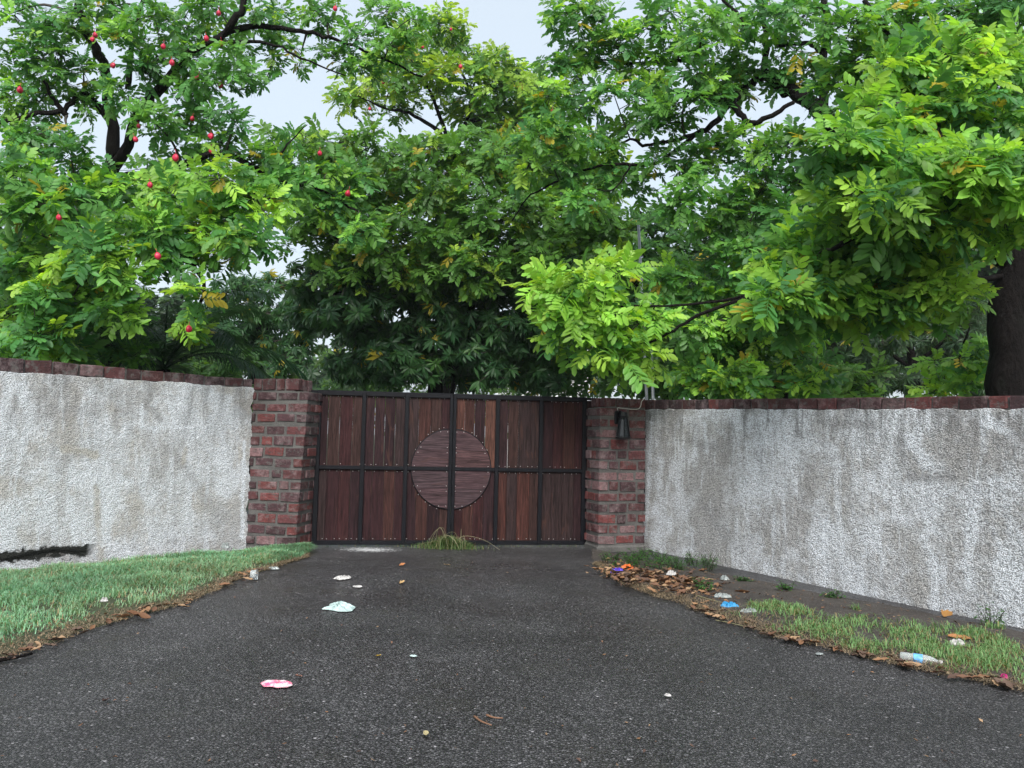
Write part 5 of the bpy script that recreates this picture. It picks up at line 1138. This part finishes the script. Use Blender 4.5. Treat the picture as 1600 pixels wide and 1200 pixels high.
# bottle with blue label
def along(c, ax, prof, n=16):
    V, F = lathe(prof, n); ax = unit(ax); x = unit(np.cross(ax, [0, 0, 1])); z = np.cross(x, ax); return c + V[:, :1] * x + V[:, 1:2] * z + V[:, 2:] * ax, F
bc = G(1406, 1035, 0.0); be = G(1462, 1043, 0.0); bd = unit(be - bc); bo = bc + np.array([0, 0, 0.034])
bot = root('plastic_bottle', (bc + be) / 2, 'clear plastic water bottle with blue label at the grass strip edge', 'bottle')
V, F = along(bo, bd, [(0.022, 0.0), (0.031, 0.006), (0.032, 0.05), (0.030, 0.06), (0.032, 0.07), (0.032, 0.145), (0.026, 0.175), (0.013, 0.2), (0.0125, 0.215)]); add('bottle_body', V, F, M_CLEAR, bot, smooth=True)
V, F = along(bo, bd, [(0.0325, 0.075), (0.0332, 0.078), (0.0332, 0.122), (0.0325, 0.125)]); add('label_band', V, F, plain('blue_label', (0.12, 0.36, 0.70), 0.4, 0, 0.5, 30), bot, smooth=True)
V, F = along(bo, bd, [(0.0145, 0.212), (0.015, 0.214), (0.015, 0.23), (0.013, 0.232)]); add('cap', V, F, M_PAPER, bot, smooth=True)
cl = G(392, 906, 0.0); V, F = lathe([(0.03, 0.0), (0.042, 0.003), (0.045, 0.05), (0.047, 0.052), (0.043, 0.05), (0.03, 0.004)], 18); Vr = V[:, [2, 0, 1]] + cl + [0, 0, 0.046]
tag(add('plastic_cup', Vr, F, M_CLEAR, smooth=True), 'clear plastic cup lying on its side at the lush grass edge', 'cup')
V, F = tube(spline([G(-12, 1033, .02), G(20, 1028, .025), G(50, 1021, .02)], 4), np.linspace(0.012, 0.008, 9), 7, 0.1); tag(add('stick', V, F, M_BARK, smooth=True), 'dark broken stick lying at the lush grass edge', 'stick')
V, F = tube(spline([G(1118, 969, .01), G(1140, 973, .012), G(1168, 980, .012)], 4), np.linspace(0.005, 0.003, 9), 5); tag(add('stick', V, F, M_STRAW, smooth=True), 'pale thin stick on tar by the dirt edge', 'stick')
V, F = tube(spline([G(1085, 929, .04), G(1110, 937, .035), G(1130, 942, .03)], 4), np.linspace(0.006, 0.004, 9), 5); tag(add('stick', V, F, M_STRAW, smooth=True), 'pale thin stick below the leaf pile weed', 'stick')
for q_, lab in (([(741, 1119), (752, 1127), (768, 1133)], 'thin curved brown pod lying alone on the open tar'), ([(760, 1117), (772, 1121), (786, 1122)], 'thinner reddish twig beside the curved brown pod')):
    V, F = tube(spline([G(*q, .006) for q in q_], 4), np.linspace(0.006, 0.003, 9), 6); tag(add('stick', V, F, plain('dry_pod', (0.16, 0.085, 0.05), 0.6), smooth=True), lab, 'stick')
M_MAG = plain('magenta_petal', (0.42, 0.01, 0.16), 0.5); crumple('fallen_flower', 1569, 1060, 0.05, 0.04, 0.03, M_MAG, 'small magenta fallen flower at the grass strip edge', 'flower', 51, z=0.02)
# ------------------------------------------------------------------ rain haze: one closed box of thin air round the whole place
hm = bpy.data.materials.new('rain_haze'); hm.use_nodes = True; hm.node_tree.nodes.clear()
ho = hm.node_tree.nodes.new('ShaderNodeOutputMaterial'); hv = hm.node_tree.nodes.new('ShaderNodeVolumePrincipled')
hv.inputs['Color'].default_value = (0.86, 0.92, 0.98, 1); hv.inputs['Density'].default_value = 0.0005
hm.node_tree.links.new(hv.outputs[0], ho.inputs['Volume'])
mb = MB(); mb.box((0, 0, 0), (1, 0, 0), (0, 1, 0), (0, 0, 1), -402, 402, -402, 402, -1.1, 16.0)
tag(mb.build('haze', hm, origin=(0, 0, 0)), 'thin pale rain haze filling the air', 'haze', kind='stuff')
print('objects', len(bpy.data.objects), 'tris', sum(sum(max(0, p.loop_total - 2) for p in m.polygons) for m in bpy.data.meshes))
